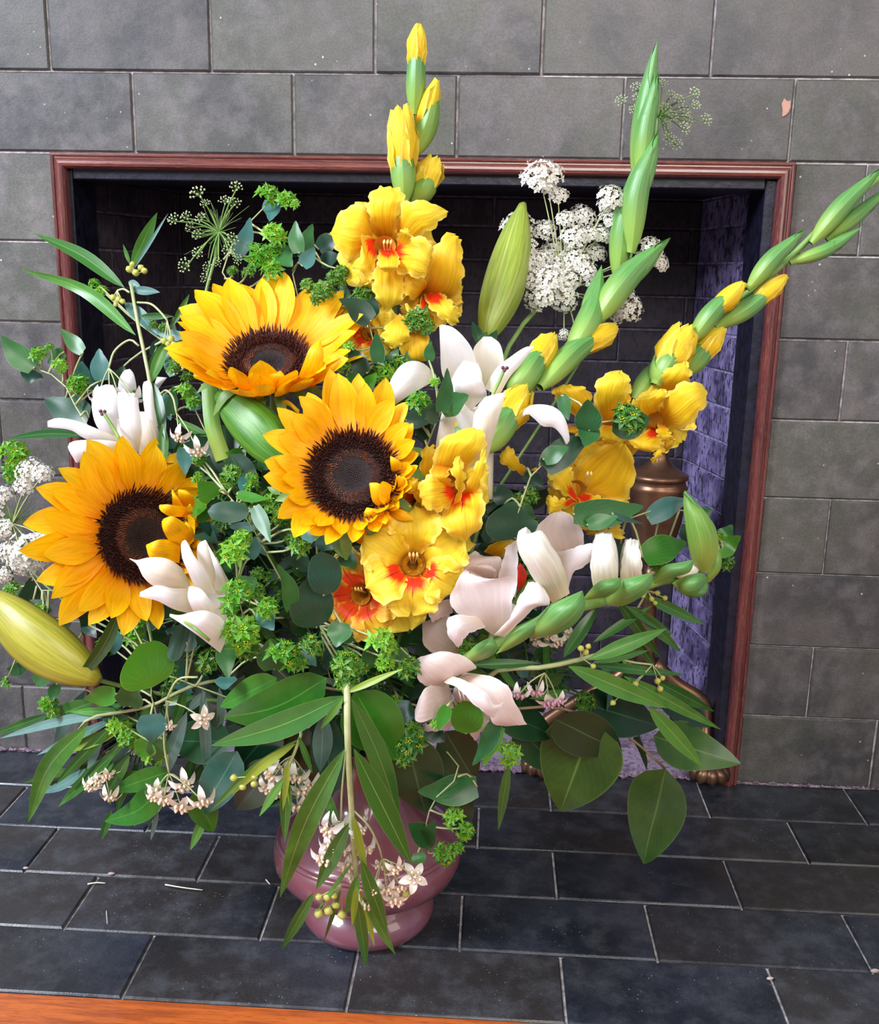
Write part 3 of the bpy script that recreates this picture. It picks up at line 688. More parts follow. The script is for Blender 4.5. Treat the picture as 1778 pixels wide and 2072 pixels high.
# ---- species
def sprig(label, path, leaves=(), heads=(), group='round leaved green sprigs with starry heads', smat='stem_pale', r=1.8, name='bupleurum_sprig', cat='foliage'):
    t = root(name, label, cat, group)
    pw = [PD(*p) for p in path]; stem(t, pw, r, smat)
    samp = spline(pw, 24) if len(pw) > 1 else pw
    def near(q): return min(samp, key=lambda s: (s-q).length)
    for L in leaves:
        bx, by, tx, ty, w, mat = L[:6]; dy = L[6] if len(L) > 6 else RS.uniform(-.01, .015); k = dict(L[7]) if len(L) > 7 else {}
        k.setdefault('prof', HEART); k.setdefault('roll', RS.uniform(-.35, .35)); k.setdefault('fold', .12); k.setdefault('bend', RS.uniform(-.08, .08))
        k.setdefault('dyt', dy - RS.uniform(0, .02)); k.setdefault('nu', 6)
        leafL(t, bx, by, tx, ty, w, mat, dy, **k)
        q = PD(bx, by, dy); s = near(q)
        if .006 < (s-q).length < .12:
            m = MB(); tube(m, [s, s.lerp(q, .5)+V((0, .004, .005)), q], .0011, .0009, 5, 5); build('twig', m, smat, t)
    for h in heads:
        x, y, rr = h[:3]; dk = h[3] if len(h) > 3 else False; dy = h[4] if len(h) > 4 else RS.uniform(-.02, .0)
        q = head(t, x, y, rr, dy, dk); s = near(q)
        if (s-q).length < .14:
            m = MB(); tube(m, [s, s.lerp(q, .55)+V((0, .006, -.004)), q + V((0, .004, 0))], .0011, .0008, 5, 5); build('twig', m, smat, t)
    return t

def sunflower(label, cx, cy, dy, nrm, rdpx, Lf, cupf, stempath, seed, extra=()):
    t = root('sunflower', label, 'sunflower', 'sunflowers in the bouquet'); rs = random.Random(seed)
    c = PD(cx, cy, dy); px = mpp(cx, cy, c.y); n = CV(*nrm); U = (CU - n*CU.dot(n)).normalized(); Rt = U.cross(n); rd = rdpx*px
    back = c - n*rd*.55
    stem(t, [PD(*p) for p in stempath] + [back - n*.02, back], 9, 'stem', bulge=.02)
    m = MB(); lathe(m, [(rd*.12, -rd*.6), (rd*.5, -rd*.48), (rd*.95, -rd*.16), (rd*.98, -rd*.04), (rd*.9, rd*.0), (rd*.5, rd*.03), (rd*.3, -.02*rd), (rd*.02, -.04*rd)], c, 36, n); dk = build('disc', m, 'disc_dark', t)
    parts = dict(core=MB(), ring=MB(), fringe=MB()); NF = 1250
    for i in range(NF):
        q = math.sqrt((i+.5)/NF); a = i*2.39996; z = 'core' if q < .44 else ('ring' if q < .64 else 'fringe')
        dr = Rt*math.cos(a)+U*math.sin(a); e = dict(core=.04, ring=.085, fringe=.15)[z]*rd*rs.uniform(.7, 1.3)
        if q > .93: e *= 1.35
        base = c + dr*(q*rd) + n*(-.03*rd + (.05*rd if z != 'core' else -.0))
        lean = dr*(e*(1.5*max(0, q-.72)*2)) - (dr*e*.45 if z == 'ring' else V((0, 0, 0))) + (Rt*rs.uniform(-.3, .3) + U*rs.uniform(-.3, .3))*e
        wv = rd*(.020 if z == 'fringe' else .017); tg = n.cross(dr); top = base + n*e + lean
        if z == 'fringe':
            mdp = base.lerp(top, .6) + n*e*.1; w2 = wv*.9
            parts[z].add([base+dr*wv, base+tg*wv, base-dr*wv, base-tg*wv, mdp+dr*w2, mdp+tg*w2, mdp-dr*w2, mdp-tg*w2, top], [(0, 1, 5, 4), (1, 2, 6, 5), (2, 3, 7, 6), (3, 0, 4, 7), (4, 5, 8), (5, 6, 8), (6, 7, 8), (7, 4, 8)])
        else: parts[z].add([base+dr*wv, base+tg*wv, base-dr*wv, base-tg*wv, top], [(0, 1, 4), (1, 2, 4), (2, 3, 4), (3, 0, 4)])
    for z, mt, nm in (('core', 'disc_core', 'central_florets'), ('ring', 'disc_ring', 'ring_florets'), ('fringe', 'disc_fringe', 'outer_florets')):
        o = build(nm, parts[z], mt, dk, False); o['kind'] = 'stuff'
    def ray_(ph, L, cup, W, off=0, bend=.0, sd=0):
        d = Rt*math.cos(ph)+U*math.sin(ph); b = c + d*rd*(.93+off) - n*rd*(.03+off*.6); s0 = cup*.5; s1 = cup; L *= px
        tg = n.cross(d)*bend*L
        p1 = b + (d*math.cos(s0)+n*math.sin(s0))*L*.33; p2 = p1 + (d*math.cos(s1)+n*math.sin(s1))*L*.36 + tg*.5; p3 = p2 + (d*math.cos(s1*1.05-.12)+n*math.sin(s1*1.05-.12))*L*.34 + tg
        N = n*math.cos(cup*.8) - d*math.sin(cup*.8); m = MB()
        blade(m, [b, p1, p2, p3], W*px, PETAL, N=N, cup=.22, fold=-.05, nu=4, nv=9, twist0=rs.uniform(-.25, .25), twist=rs.uniform(-.3, .3), wav=.04, seed=sd, ruf=.012, rfreq=1.2)
        build('petal', m, 'sun_petal', t)
    for layer, (cnt, ls, co, of) in enumerate(((21, 1.0, -.10, .06), (20, .90, .12, 0))):
        for k in range(cnt):
            ph = 2*math.pi*(k + .5*layer + rs.uniform(-.22, .22))/cnt; L = Lf(math.degrees(ph) % 360)*ls*rs.uniform(.88, 1.1); cu = math.radians(cupf(math.degrees(ph) % 360)) + co + rs.uniform(-.12, .12)
            ray_(ph, L, cu, min(L*.56, 24+L*.25)*rs.uniform(.88, 1.15), of, rs.uniform(-.12, .12), seed*100+layer*50+k)
    for (ph, L, cu, W, bd) in extra: ray_(math.radians(ph), L, math.radians(cu), W, -.05, bd, seed+int(ph))
    for k in range(15):
        ph = 2*math.pi*(k+rs.uniform(-.2, .2))/15; d = Rt*math.cos(ph)+U*math.sin(ph); b = c + d*rd*.8 - n*rd*.3; L = rd*rs.uniform(.75, 1.15); m = MB()
        blade(m, [b, b + d*L*.5 - n*L*.02, b + d*L*.95 - n*L*rs.uniform(.1, .5)], L*.5, lambda t: max(.02, (1-t)**.6*(.7+.3*t)), N=n, nu=3, nv=6, fold=.2); build('sepal', m, 'sepal', t)
    return t

def floret(parent, cx, cy, dy, nrm, Rpx, ymat='glad_yellow', bmat='glad_blotch', spin=30, bl=(180, 360), seed=0, scale=None, deep=.8, flare=.0, back=None, stam=True):
    """one open gladiolus flower: short tube, six ruffled tepals, stamens"""
    rs = random.Random(seed); c = PD(cx, cy, dy); px = mpp(cx, cy, c.y); n = CV(*nrm); U = (CU - n*CU.dot(n)).normalized(); Rt = U.cross(n); R = Rpx*px
    m = MB(); lathe(m, [(R*.005, -R*deep), (R*.06, -R*deep*.96), (R*.10, -R*deep*.75), (R*.155, -R*deep*.5), (R*.19, -R*.18), (R*.23, -R*.06)], c, 18, n, cap=False); fl = build('floret', m, 'glad_throat', parent)
    for k in range(6):
        ph = math.radians(spin + 60*k); a = math.degrees(ph) % 360; d = Rt*math.cos(ph)+U*math.sin(ph); inner = k % 2
        sc = (scale[k] if scale else 1)*rs.uniform(.93, 1.06); L = R*sc
        low = bl[0] <= a <= bl[1]
        p0 = c - n*R*deep*.5 + d*R*.10; p1 = c - n*R*.20 + d*R*.18; p2 = c + d*L*.50 + n*R*(.12+flare+.06*inner); p3 = c + d*L*.82 + n*R*(.08+flare*1.3); p4 = c + d*L + n*R*(-.06+flare+rs.uniform(-.06, .1))
        m = MB(); blade(m, [p0, p1, p2, p3, p4], R*(.98 if inner else 1.10)*sc, TEPAL, N=n*.9 - d*.35, cup=.12, ruf=.055, rfreq=rs.choice((2.6, 3.2, 3.8)), pleat=.010, nu=14, nv=24, seed=seed*10+k, wav=.03, twist0=rs.uniform(-.2, .2))
        build('tepal', m, bmat if low else ymat, fl)
    if stam:
        for k in range(3):
            a = (k-1)*.35 + rs.uniform(-.1, .1); p0 = c - n*R*.45 + Rt*R*.02*(k-1); p1 = c - n*R*.12 + U*R*.08 + Rt*R*.05*(k-1); p2 = c + n*R*.05 + U*R*.13 + Rt*R*.07*(k-1)
            m = MB(); tube(m, [p0, p1, p2], R*.012, R*.010, 5, 5); spindle(m, p2 - U*R*.03, p2 + n*R*.07 + U*R*.08, R*.055, .5, 6, 5); build('stamen', m, 'anther', fl)
    return fl

def gbud(parent, bx, by, tx, ty, w, yf=1.0, dy=0.0, dyt=None, green='spathe', yel='glad_yellow', th=None, open_=0.0, bend=0.0):
    """flower bud in its two green bracts; petals show from fraction yf of the length"""
    dyt = dy if dyt is None else dyt; a, b = PD(bx, by, dy), PD(tx, ty, dyt); px = mpp(bx, by, a.y); W = w*px*1.12
    ax = (b-a).normalized(); X = (CT - ax*CT.dot(ax)).normalized(); Y = ax.cross(X); bd = Y*(a-b).length*bend
    C = spline([a, a.lerp(b, .5)+bd, b], 14)
    def shell(yf, th0, rs_, nn=16):
        m = MB(); v = []; uv = []; nt = 14
        for i in range(nt+1):
            for k in range(nn+1):
                th = 2*math.pi*k/nn; e = yf + (1-yf)*((1+math.cos(th-th0))/2)**1.5 if yf < 1 else 1
                t = e*i/nt; r = W*.5*rs_*max(.02, math.sin(math.pi*min(.999, t**.72)))**.85*(1+.07*math.cos(2*th)+.03*math.cos(th*3))
                if t < .10: r = max(r, W*.16)
                f = t*14; j = min(13, int(f)); cc = C[j].lerp(C[j+1], f-j)
                v.append(cc + X*(r*math.cos(th)) + Y*(r*math.sin(th))); uv.append((k/nn, t))
        q = nn+1; m.add(v, [(i*q+k, i*q+k+1, (i+1)*q+k+1, (i+1)*q+k) for i in range(nt) for k in range(nn)], uv); return m
    th = math.radians(130) if th is None else math.radians(th)
    o = build('bract', shell(yf if yf < 1 else .55, th, 1.0), green, parent)
    build('inner_bract', shell(.80 if yf >= 1 else min(.9, yf+.12), th+2.6, .93), green, o)
    if yf < 1:
        s0 = max(.12, yf-.35); m = MB(); A = C[int(s0*14)]; L = (b-A).length
        spindle(m, A, b + ax*W*.02, W*(.82+.3*open_), .5+.1*open_, 14, 12, lobes=3, la=.08, p=.5, tipr=.12)
        build('bud_petals', m, yel, o)
        for k in range(3 if open_ == 0 else 5):
            an = th + math.pi + (k-1)*1.1; d = X*math.cos(an)+Y*math.sin(an); m = MB()
            blade(m, [A + d*W*.15, A.lerp(b, .5) + d*W*(.44+.12*open_), A.lerp(b, .8) + d*W*(.40+.25*open_), b + d*W*(.12+.4*open_) + ax*L*(.03+.05*((k*7) % 3)*open_)], W*(.75+.25*open_), lambda t: max(.15, (math.sin(math.pi*min(1, t*.9+.08)))**.6), N=d, cup=-.3, ruf=.05+.04*open_, rfreq=2.5, nu=6, nv=10, seed=k+int(bx))
            build('petal', m, yel, o)
    else:
        m = MB(); A = C[5]; spindle(m, A, C[13], W*.72, .4, 12, 10, lobes=3, la=.05, p=.7); build('bud_petals', m, green, o)

def lbud(parent, bx, by, tx, ty, w, mat, dy=0.0, dyt=None, bend=.04, la=.07):
    dyt = dy if dyt is None else dyt; a, b = PD(bx, by, dy), PD(tx, ty, dyt); W = w*mpp(bx, by, a.y); m = MB(); ax = (b-a).normalized(); Y = ax.cross(CT)
    spindle(m, a, b, W, .46, 24, 20, lobes=3, la=la, bend=Y*(a-b).length*bend, p=.62, tipr=.10); return build('bud', m, mat, parent)
def milkflower(parent, x, y, r, dy=0.0, d=(0, -.7, .7), white=False, purple=False, var=None):
    p = PD(x, y, dy); s = r*mpp(x, y, p.y); v = MLK[(int(x+y) % 3) if var is None else var]; dd = CV(*d)
    o = place('flower', v[1 if white else 0], parent, p - dd*s*.1, s, orient(dd, RS.uniform(0, 6))); link('crown', v[3 if purple else 2], o); return p
def umbel(parent, hx, hy, hdy, fl, r=17, arch=None, white=False, purple=False, buds=(), pm='stem_pale'):
    """flower cluster: hub, pedicels and flowers hanging from it"""
    h = PD(hx, hy, hdy)
    if arch: ltube(parent, arch + [(hx, hy, hdy)], 2.4, pm, 'peduncle', 6, 12, .9)
    for q in fl:
        q = (q[0], q[1], (q[2] if len(q) > 2 else r)*1.22) + tuple(q[3:])
        x, y = q[:2]; dx, dyy = x-hx, y-hy; l = math.hypot(dx, dyy)+1e-6; rr = q[2] if len(q) > 2 else r; f = q[3] if len(q) > 3 else None
        dv = f or (dx/l*.5+RS.uniform(-.2, .2), dyy/l*-.6+RS.uniform(-.2, .2), .65)
        p = milkflower(parent, x, y, rr, hdy + RS.uniform(-.012, .004), dv, white, purple)
        m = MB(); tube(m, [h, h.lerp(p, .5)+V((0, 0, .003)), p], .0007, .0006, 4, 4, cap=False); build('pedicel', m, pm, parent)
    for (x, y, rr) in buds:
        p = PD(x, y, hdy-.004); s = rr*mpp(x, y, p.y); place('bud', BUD, parent, p, s, orient((p-h).normalized() if (p-h).length > 1e-4 else V((0, 0, 1))))
        m = MB(); tube(m, [h, p], .0006, .0005, 4, 2, cap=False); build('pedicel', m, pm, parent)

# ---- petals shaped by their two edges (base to tip), each curved in depth around its own distance
CA, CB, C1, C3, C4_, C5, C7 = (640, 364, 3.556), (800, 728, 2.469), (0, 740, 3.556), (800, 740, 3.556), (1100, 640, 3.556), (0, 1140, 3.556), (800, 1140, 3.556)
def pet(parent, mat, cr, L, R, d=(0, 0, 0), tilt=0.0, bulge=.18, fr=0.0, pleat=0.0, name='tepal', nu=10, nv=18, seed=0):
    ox, oy, s = cr; q = lambda A: spline([V((ox+x/s, oy+y/s, 0)) for x, y in A], nv); A, B = q(L), q(R); y0 = YD(A[0].x, A[0].y)
    rs = random.Random(seed+int(L[0][0])); p1, p2, p3 = [rs.uniform(0, 6.28) for _ in range(3)]; v = []; uv = []
    for i in range(nv+1):
        t = i/nv; a, b = A[i], B[i]; w = (b-a).length; dy = d[0]*(1-t)*(1-2*t)+4*d[1]*t*(1-t)+d[2]*t*(2*t-1)
        for k in range(nu+1):
            u = k/nu; e = 2*u-1; f = abs(e)**2.5*min(1, t*3); ph = p1 if e > 0 else p2
            c = a.lerp(b, u); off = fr*f*(math.sin(t*24+ph)+.5*math.sin(t*51+ph*2)); c = c + ((b-a).normalized() if w > .1 else V((0, 0, 0)))*off*(1 if e > 0 else -1)
            if fr and t > .8: c = c + (A[-1]-A[-3]).normalized()*fr*.8*(t-.8)/.2*math.sin(u*13+p3)
            m = mpp(c.x, c.y, y0)
            z = dy + tilt*(u-.5) - bulge*w*m*(1-e*e) + fr*m*1.6*f*math.sin(t*21+ph+1) + pleat*w*m*math.cos(u*22+p3)*min(1, t*2.5)*(1-.4*t)
            v.append(P(c.x, c.y, y0+z)); uv.append((u, t))
    n = nu+1; mb = MB(); mb.add(v, [(i*n+k, i*n+k+1, (i+1)*n+k+1, (i+1)*n+k) for i in range(nv) for k in range(nu)], uv); return build(name, mb, mat, parent)
def throat(parent, x, y, dy, rpx, nrm, mat='glad_throat', name='throat'):
    c = PD(x, y, dy); R = rpx*mpp(x, y, c.y); m = MB(); lathe(m, [(R*.05, -R*2.0), (R*.4, -R*1.8), (R*.75, -R*1.0), (R*1.0, -R*.1), (R*1.15, R*.15)], c, 20, CV(*nrm), cap=False); return build(name, m, mat, parent)
def stamens(parent, x, y, dy, dx, dyp, n=3, l=26):
    for k in range(n):
        o = (k-(n-1)/2)*7; ltube(parent, [(x+o*.4, y, dy+.015), (x+o*.8+dx*.5, y-l*.5+dyp, dy), (x+o+dx, y-l+dyp, dy-.01)], 1.6, 'anther', 'stamen', 5, 5, .8)
        m = MB(); a, b = PD(x+o+dx, y-l+dyp+5, dy-.011), PD(x+o+dx+2, y-l+dyp-6, dy-.013); spindle(m, a, b, 6*mpp(x, y, a.y), .5, 6, 5); build('anther', m, 'anther', parent)

# ================================================================== sunflowers
def fn(pts):
    def f(a):
        q = sorted(pts) ; q = q + [(q[0][0]+360, q[0][1])]
        if a < q[0][0]: a += 360
        for (x0, y0), (x1, y1) in zip(q, q[1:]):
            if x0 <= a <= x1: return y0 + (y1-y0)*(a-x0)/(x1-x0)
        return q[0][1]
    return f
sunflower('topmost and largest sunflower, tilted up, long petals standing above its dark disc', 543, 733, -.015, (.02, .60, .80), 82,
          fn([(0, 112), (45, 165), (90, 176), (135, 168), (180, 122), (225, 100), (270, 90), (315, 105)]), fn([(0, 30), (45, 18), (90, 14), (135, 16), (180, 30), (225, 52), (270, 80), (315, 58)]),
          [(640, 1250, .06), (560, 900, .05)], 11, extra=[(272, 95, 98, 60, .0), (240, 90, 80, 50, .1), (300, 95, 62, 50, 0)])
sunflower('middle sunflower facing the camera with a round brown disc and short curled petals', 713, 962, -.03, (.05, .16, .98), 88,
          fn([(0, 62), (45, 90), (80, 128), (100, 132), (135, 108), (180, 88), (225, 88), (270, 66), (315, 52)]), fn([(0, 62), (45, 34), (90, 20), (135, 26), (180, 34), (225, 42), (270, 52), (315, 66)]),
          [(700, 1300, .06), (700, 1120, .06)], 12, extra=[(328, 62, 125, 44, .1), (310, 55, 82, 36, -.2), (345, 50, 90, 34, .2)])
sf = [o for o in bpy.data.objects if o.name.startswith('sunflower')]
C2, CS1 = (400, 740, 3.556), (350, 340, 3.556)
for cr, L, R, d in ((C2, [(1340, 1030), (1260, 980), (1233, 850)], [(1385, 1010), (1375, 905), (1300, 845), (1240, 842)], (-.03, -.04, -.04)), (C2, [(1265, 1160), (1195, 1080), (1212, 1022)], [(1345, 1140), (1335, 1050), (1225, 1020)], (-.02, -.035, -.035)),
                    (C2, [(1350, 1065), (1450, 1112), (1552, 1112)], [(1360, 1032), (1460, 1032), (1552, 1100)], (-.02, -.03, -.03)), (C2, [(1400, 800), (1385, 700), (1385, 650)], [(1475, 800), (1465, 700), (1392, 650)], (-.02, -.035, -.035)),
                    (C2, [(1420, 935), (1440, 860), (1425, 800)], [(1445, 940), (1482, 830), (1450, 790)], (-.02, -.035, -.035)), (C2, [(1460, 715), (1470, 620), (1458, 575)], [(1525, 715), (1542, 630), (1470, 573)], (-.01, -.02, -.02)), (C2, [(1290, 1180), (1310, 1120), (1370, 1075)], [(1345, 1180), (1390, 1120), (1385, 1075)], (-.02, -.03, -.03)),
                    (C2, [(1120, 1260), (1140, 1180), (1160, 1130)], [(1200, 1300), (1225, 1220), (1190, 1140)], (-.01, -.02, -.02))): pet(sf[1], 'sun_petal', cr, L, R, d, bulge=.2, name='petal', nu=6, nv=10)
for L, R, d in (([(650, 1610), (638, 1540), (680, 1490), (770, 1459)], [(835, 1640), (832, 1560), (800, 1490), (776, 1459)], (-.01, -.04, -.04)), ([(885, 1540), (940, 1400), (980, 1300), (1045, 1240)], [(1015, 1590), (1072, 1450), (1082, 1330), (1062, 1245)], (-.01, -.03, -.025)),
                ([(520, 1690), (470, 1590), (530, 1540)], [(650, 1700), (650, 1600), (560, 1540)], (-.01, -.03, -.03)), ([(740, 1700), (820, 1670), (910, 1740)], [(760, 1720), (830, 1710), (905, 1780)], (-.01, -.02, -.02)), ([(440, 1640), (300, 1560), (145, 1500)], [(460, 1600), (350, 1490), (150, 1475)], (-.005, -.015, -.01))): pet(sf[0], 'sun_petal', CS1, L, R, d, bulge=.2, name='petal', nu=6, nv=12)
s2 = [o for o in bpy.data.objects if o.name.startswith('sunflower')][-1]
for q in ((672, 1078, 703, 1134, 26), (698, 1082, 702, 1132, 24), (748, 1088, 757, 1160, 22), (773, 1070, 778, 1136, 24), (800, 1056, 858, 1080, 22), (800, 890, 828, 865, 20), (568, 1000, 540, 985, 14)): leafL(s2, *q, 'sepal', -.02, name='sepal')
sunflower('lowest left sunflower with long petals fanning left and its disc turned right', 290, 1085, -.02, (.62, .06, .78), 92,
          fn([(0, 62), (45, 88), (90, 112), (135, 128), (165, 150), (200, 150), (235, 120), (260, 112), (300, 75)]), fn([(0, 72), (45, 48), (90, 26), (135, 16), (180, 8), (225, 14), (260, 26), (300, 60)]),
          [(560, 1330, .06), (380, 1150, .06)], 13, extra=[(10, 66, 100, 52, .1), (340, 62, 112, 56, 0)])

s3 = [o for o in bpy.data.objects if o.name.startswith('sunflower')][-1]
for L, R, d in (([(1290, 1420), (1180, 1400), (1080, 1382), (1050, 1300)], [(1300, 1300), (1260, 1262), (1150, 1250), (1052, 1288)], (-.01, -.045, -.045)), ([(1310, 1300), (1220, 1262), (1172, 1180), (1163, 1120)], [(1395, 1200), (1310, 1120), (1235, 1083), (1178, 1100)], (-.01, -.045, -.045)),
                ([(1340, 1090), (1220, 1082), (1152, 1040), (1145, 1005)], [(1385, 1020), (1280, 1008), (1210, 998), (1150, 1000)], (-.01, -.04, -.04)), ([(1240, 1020), (1238, 950), (1234, 888)], [(1335, 1065), (1312, 1000), (1242, 890)], (-.01, -.035, -.03)),
                ([(1305, 1090), (1338, 1040), (1362, 994)], [(1388, 1062), (1382, 1020), (1370, 994)], (-.02, -.035, -.04)), ([(1360, 1300), (1330, 1230), (1300, 1160)], [(1395, 1260), (1390, 1180), (1340, 1120)], (.0, -.02, -.02)),
                ([(1290, 1000), (1280, 900), (1300, 890)], [(1400, 1020), (1395, 950), (1340, 895)], (.0, -.015, -.015))): pet(s3, 'sun_petal', C1, L, R, d, bulge=.2, name='petal', nu=6, nv=12)

# ================================================================== gladioli
g = root('yellow_gladiolus', 'upright yellow gladiolus rising at top centre against the tiles', 'gladiolus', 'gladioli in the bouquet')
stem(g, [PD(775, 1000, .06), PD(790, 700, .03), PD(822, 420, .01), PD(836, 250, .01), PD(841, 160, .01)], 7, 'stem_glad')
gbud(g, 838, 232, 846, 52, 38, .72, .0, th=200, green='spathe'); gbud(g, 836, 318, 884, 164, 42, .52, .0, th=60, green='spathe_lime', bend=.05)
gbud(g, 818, 412, 811, 228, 50, .36, -.01, th=160, open_=.5); gbud(g, 824, 410, 833, 312, 34, 1, .01)
gbud(g, 838, 412, 882, 326, 46, .12, .0, th=0, open_=.5, green='spathe_lime', bend=.05)
Y_, YB, YK = 'glad_yellow', 'glad_spot', 'glad_amber'; F1 = dict(fr=3.0, pleat=.012, nu=16, nv=24)
floret(g, 784, 505, -.012, (-.05, .12, 1), 100, seed=3, deep=.3, spin=30, stam=False, bmat='glad_yellow')
fl = throat(g, 778, 500, -.028, 20, (.0, .15, 1), name='floret')
for mt, L, R, d, k in (
    (Y_, [(430, 440), (375, 260), (375, 120), (450, 45)], [(560, 430), (590, 240), (632, 120), (590, 55)], (-.005, -.032, -.02), {}),
    (Y_, [(550, 430), (600, 240), (640, 155), (800, 155), (905, 200)], [(590, 500), (700, 430), (850, 345), (900, 290), (960, 235)], (-.005, -.040, -.035), {}),
    (Y_, [(430, 480), (300, 560), (220, 580), (120, 430), (90, 395)], [(430, 400), (372, 200), (280, 180), (170, 230), (112, 380)], (.0, -.025, -.015), {}),
    (Y_, [(450, 540), (420, 640), (405, 740), (415, 830), (470, 920)], [(570, 540), (620, 660), (640, 780), (620, 860), (545, 935)], (.0, -.035, -.03), dict(pleat=.03)),
    (YB, [(455, 500), (420, 620), (380, 690), (255, 640)], [(430, 420), (330, 400), (320, 520), (262, 620)], (-.005, -.055, -.055), {}),
    (YB, [(560, 500), (640, 400), (780, 420), (840, 500), (790, 540)], [(545, 560), (570, 660), (680, 690), (770, 710), (795, 650)], (-.01, -.060, -.055), dict(pleat=.02)),
    (YB, [(450, 490), (440, 600), (480, 660)], [(570, 490), (600, 590), (560, 670)], (-.01, -.062, -.06), dict(fr=1.5)),
    (Y_, [(580, 470), (590, 380), (640, 345)], [(610, 510), (650, 480), (685, 420), (660, 350)], (-.02, -.072, -.075), dict(fr=2))):
    pet(fl, mt, CA, L, R, d, **dict(F1, **k))
stamens(fl, 783, 512, -.035, 0, 4)
floret(g, 868, 585, .012, (.3, -.05, 1), 74, seed=4, deep=.3, spin=10, stam=False, ymat='glad_amber', bmat='glad_amber')
fl = throat(g, 872, 592, .0, 18, (.6, -.1, .8), name='floret')
for mt, L, R, d, k in (
    (YK, [(760, 820), (800, 640), (850, 480), (930, 390), (985, 380)], [(900, 850), (1000, 840), (1060, 700), (1050, 560), (1040, 430)], (.01, -.012, -.005), {}),
    (YB, [(770, 820), (800, 900), (900, 1000), (1005, 1055)], [(880, 800), (960, 860), (1010, 920), (1040, 965)], (.005, -.025, -.02), {}),
    (YK, [(770, 800), (700, 860), (640, 820), (620, 700)], [(800, 790), (780, 700), (740, 690), (650, 660)], (.005, -.018, -.01), {}),
    (YB, [(760, 830), (730, 900), (660, 960), (640, 880)], [(800, 860), (800, 960), (820, 1050), (760, 1000)], (.005, -.02, -.015), {})):
    pet(fl, mt, CA, L, R, d, **dict(F1, **k))
floret(g, 745, 672, .02, (-.2, .1, 1), 66, ymat='glad_yellow', bmat='glad_blotch', seed=5, deep=.6, spin=0)
pet(g, Y_, CA, [(560, 1000), (500, 1050), (470, 1130), (530, 1210)], [(600, 960), (680, 1060), (660, 1150), (570, 1215)], (.0, -.01, -.01), fr=4, name='petal')
pet(g, YK, CA, [(640, 1060), (600, 1180), (620, 1300), (700, 1310)], [(760, 1080), (800, 1110), (825, 1220), (800, 1300)], (.01, .0, .005), fr=2, name='petal')

g = root('yellow_gladiolus', 'tallest gladiolus with green closed buds leaning up to the right', 'gladiolus', 'gladioli in the bouquet')
stem(g, [PD(900, 1150, .05), PD(965, 930, .0), PD(1060, 800, -.0), PD(1150, 700, .0), PD(1228, 590, .0), PD(1265, 500, .0), PD(1292, 330, .0), PD(1310, 230, .005)], 10, 'stem_glad', seg=40)
gbud(g, 1288, 380, 1331, 73, 42, 1, .01, th=250, bend=-.02); gbud(g, 1294, 372, 1333, 138, 40, 1, .0, th=100, bend=-.03); gbud(g, 1276, 512, 1338, 255, 50, 1, -.008, th=80, bend=-.07); gbud(g, 1248, 572, 1284, 330, 42, 1, .0, th=200, bend=-.03)
gbud(g, 1200, 655, 1357, 480, 54, 1, -.012, th=60, bend=-.05); gbud(g, 1152, 722, 1217, 536, 52, 1, -.006, th=200, bend=.06)
gbud(g, 1185, 690, 1235, 560, 44, 1, .012, th=20); gbud(g, 1092, 785, 1243, 662, 50, .86, -.012, th=250, bend=-.05); gbud(g, 1032, 805, 1118, 680, 58, .62, -.008, th=230)
gbud(g, 975, 915, 1064, 790, 62, .62, -.02, th=320, open_=.2); gbud(g, 925, 915, 936, 826, 40, .3, .01, th=200)
floret(g, 914, 980, -.004, (-.15, .1, 1), 74, seed=6, deep=.3, spin=80, stam=False, bmat='glad_yellow')
fl = throat(g, 914, 972, -.02, 15, (-.2, .1, 1), name='floret')
for mt, L, R, d, k in (
    (YK, [(260, 880), (170, 800), (180, 690), (195, 585)], [(300, 780), (300, 700), (290, 620), (285, 570)], (.0, -.01, -.01), {}),
    (Y_, [(350, 820), (262, 740), (290, 620), (310, 550), (420, 480), (550, 440)], [(480, 800), (540, 720), (600, 640), (655, 560), (640, 490), (590, 440)], (-.005, -.045, -.03), {}),
    (Y_, [(450, 960), (540, 800), (600, 660), (650, 560)], [(480, 960), (600, 880), (645, 720), (658, 580)], (-.01, -.05, -.04), {}),
    (YB, [(420, 870), (330, 800), (230, 790), (160, 870)], [(430, 930), (380, 1020), (290, 1050), (195, 1010)], (-.005, -.05, -.045), {}),
    (YB, [(400, 930), (350, 1040), (310, 1120), (370, 1200), (480, 1260)], [(470, 900), (590, 880), (640, 960), (620, 1150), (520, 1250)], (.0, -.045, -.04), dict(pleat=.02)),
    (Y_, [(420, 1000), (440, 880), (400, 740), (450, 650)], [(465, 980), (495, 870), (500, 780), (470, 660)], (-.04, -.075, -.07), dict(fr=3, bulge=.4)),
    (YK, [(270, 700), (250, 780), (330, 860), (400, 880)], [(400, 720), (380, 790), (400, 830), (430, 870)], (-.03, -.05, -.02), {})):
    pet(fl, mt, C3, L, R, d, **dict(F1, **k))
for mt, L, R, d in ((YK, [(280, 1080), (150, 960), (60, 880), (40, 790)], [(320, 1000), (230, 920), (150, 830), (90, 770)], (.01, -.02, -.02)), (YK, [(250, 1100), (150, 1130), (60, 1080)], [(300, 1180), (230, 1180), (120, 1130)], (.01, .0, .0)), (Y_, [(200, 930), (110, 900), (80, 830)], [(220, 900), (180, 840), (140, 800)], (.0, -.03, -.03))):
    pet(g, mt, C3, L, R, d, fr=3, name='tepal')
g = root('yellow_gladiolus', 'low yellow gladiolus with red throats just under the middle sunflower', 'gladiolus', 'gladioli in the bouquet')
stem(g, [PD(800, 1330, .04), PD(830, 1200, .04), PD(860, 1060, .05)], 7, 'stem_glad')
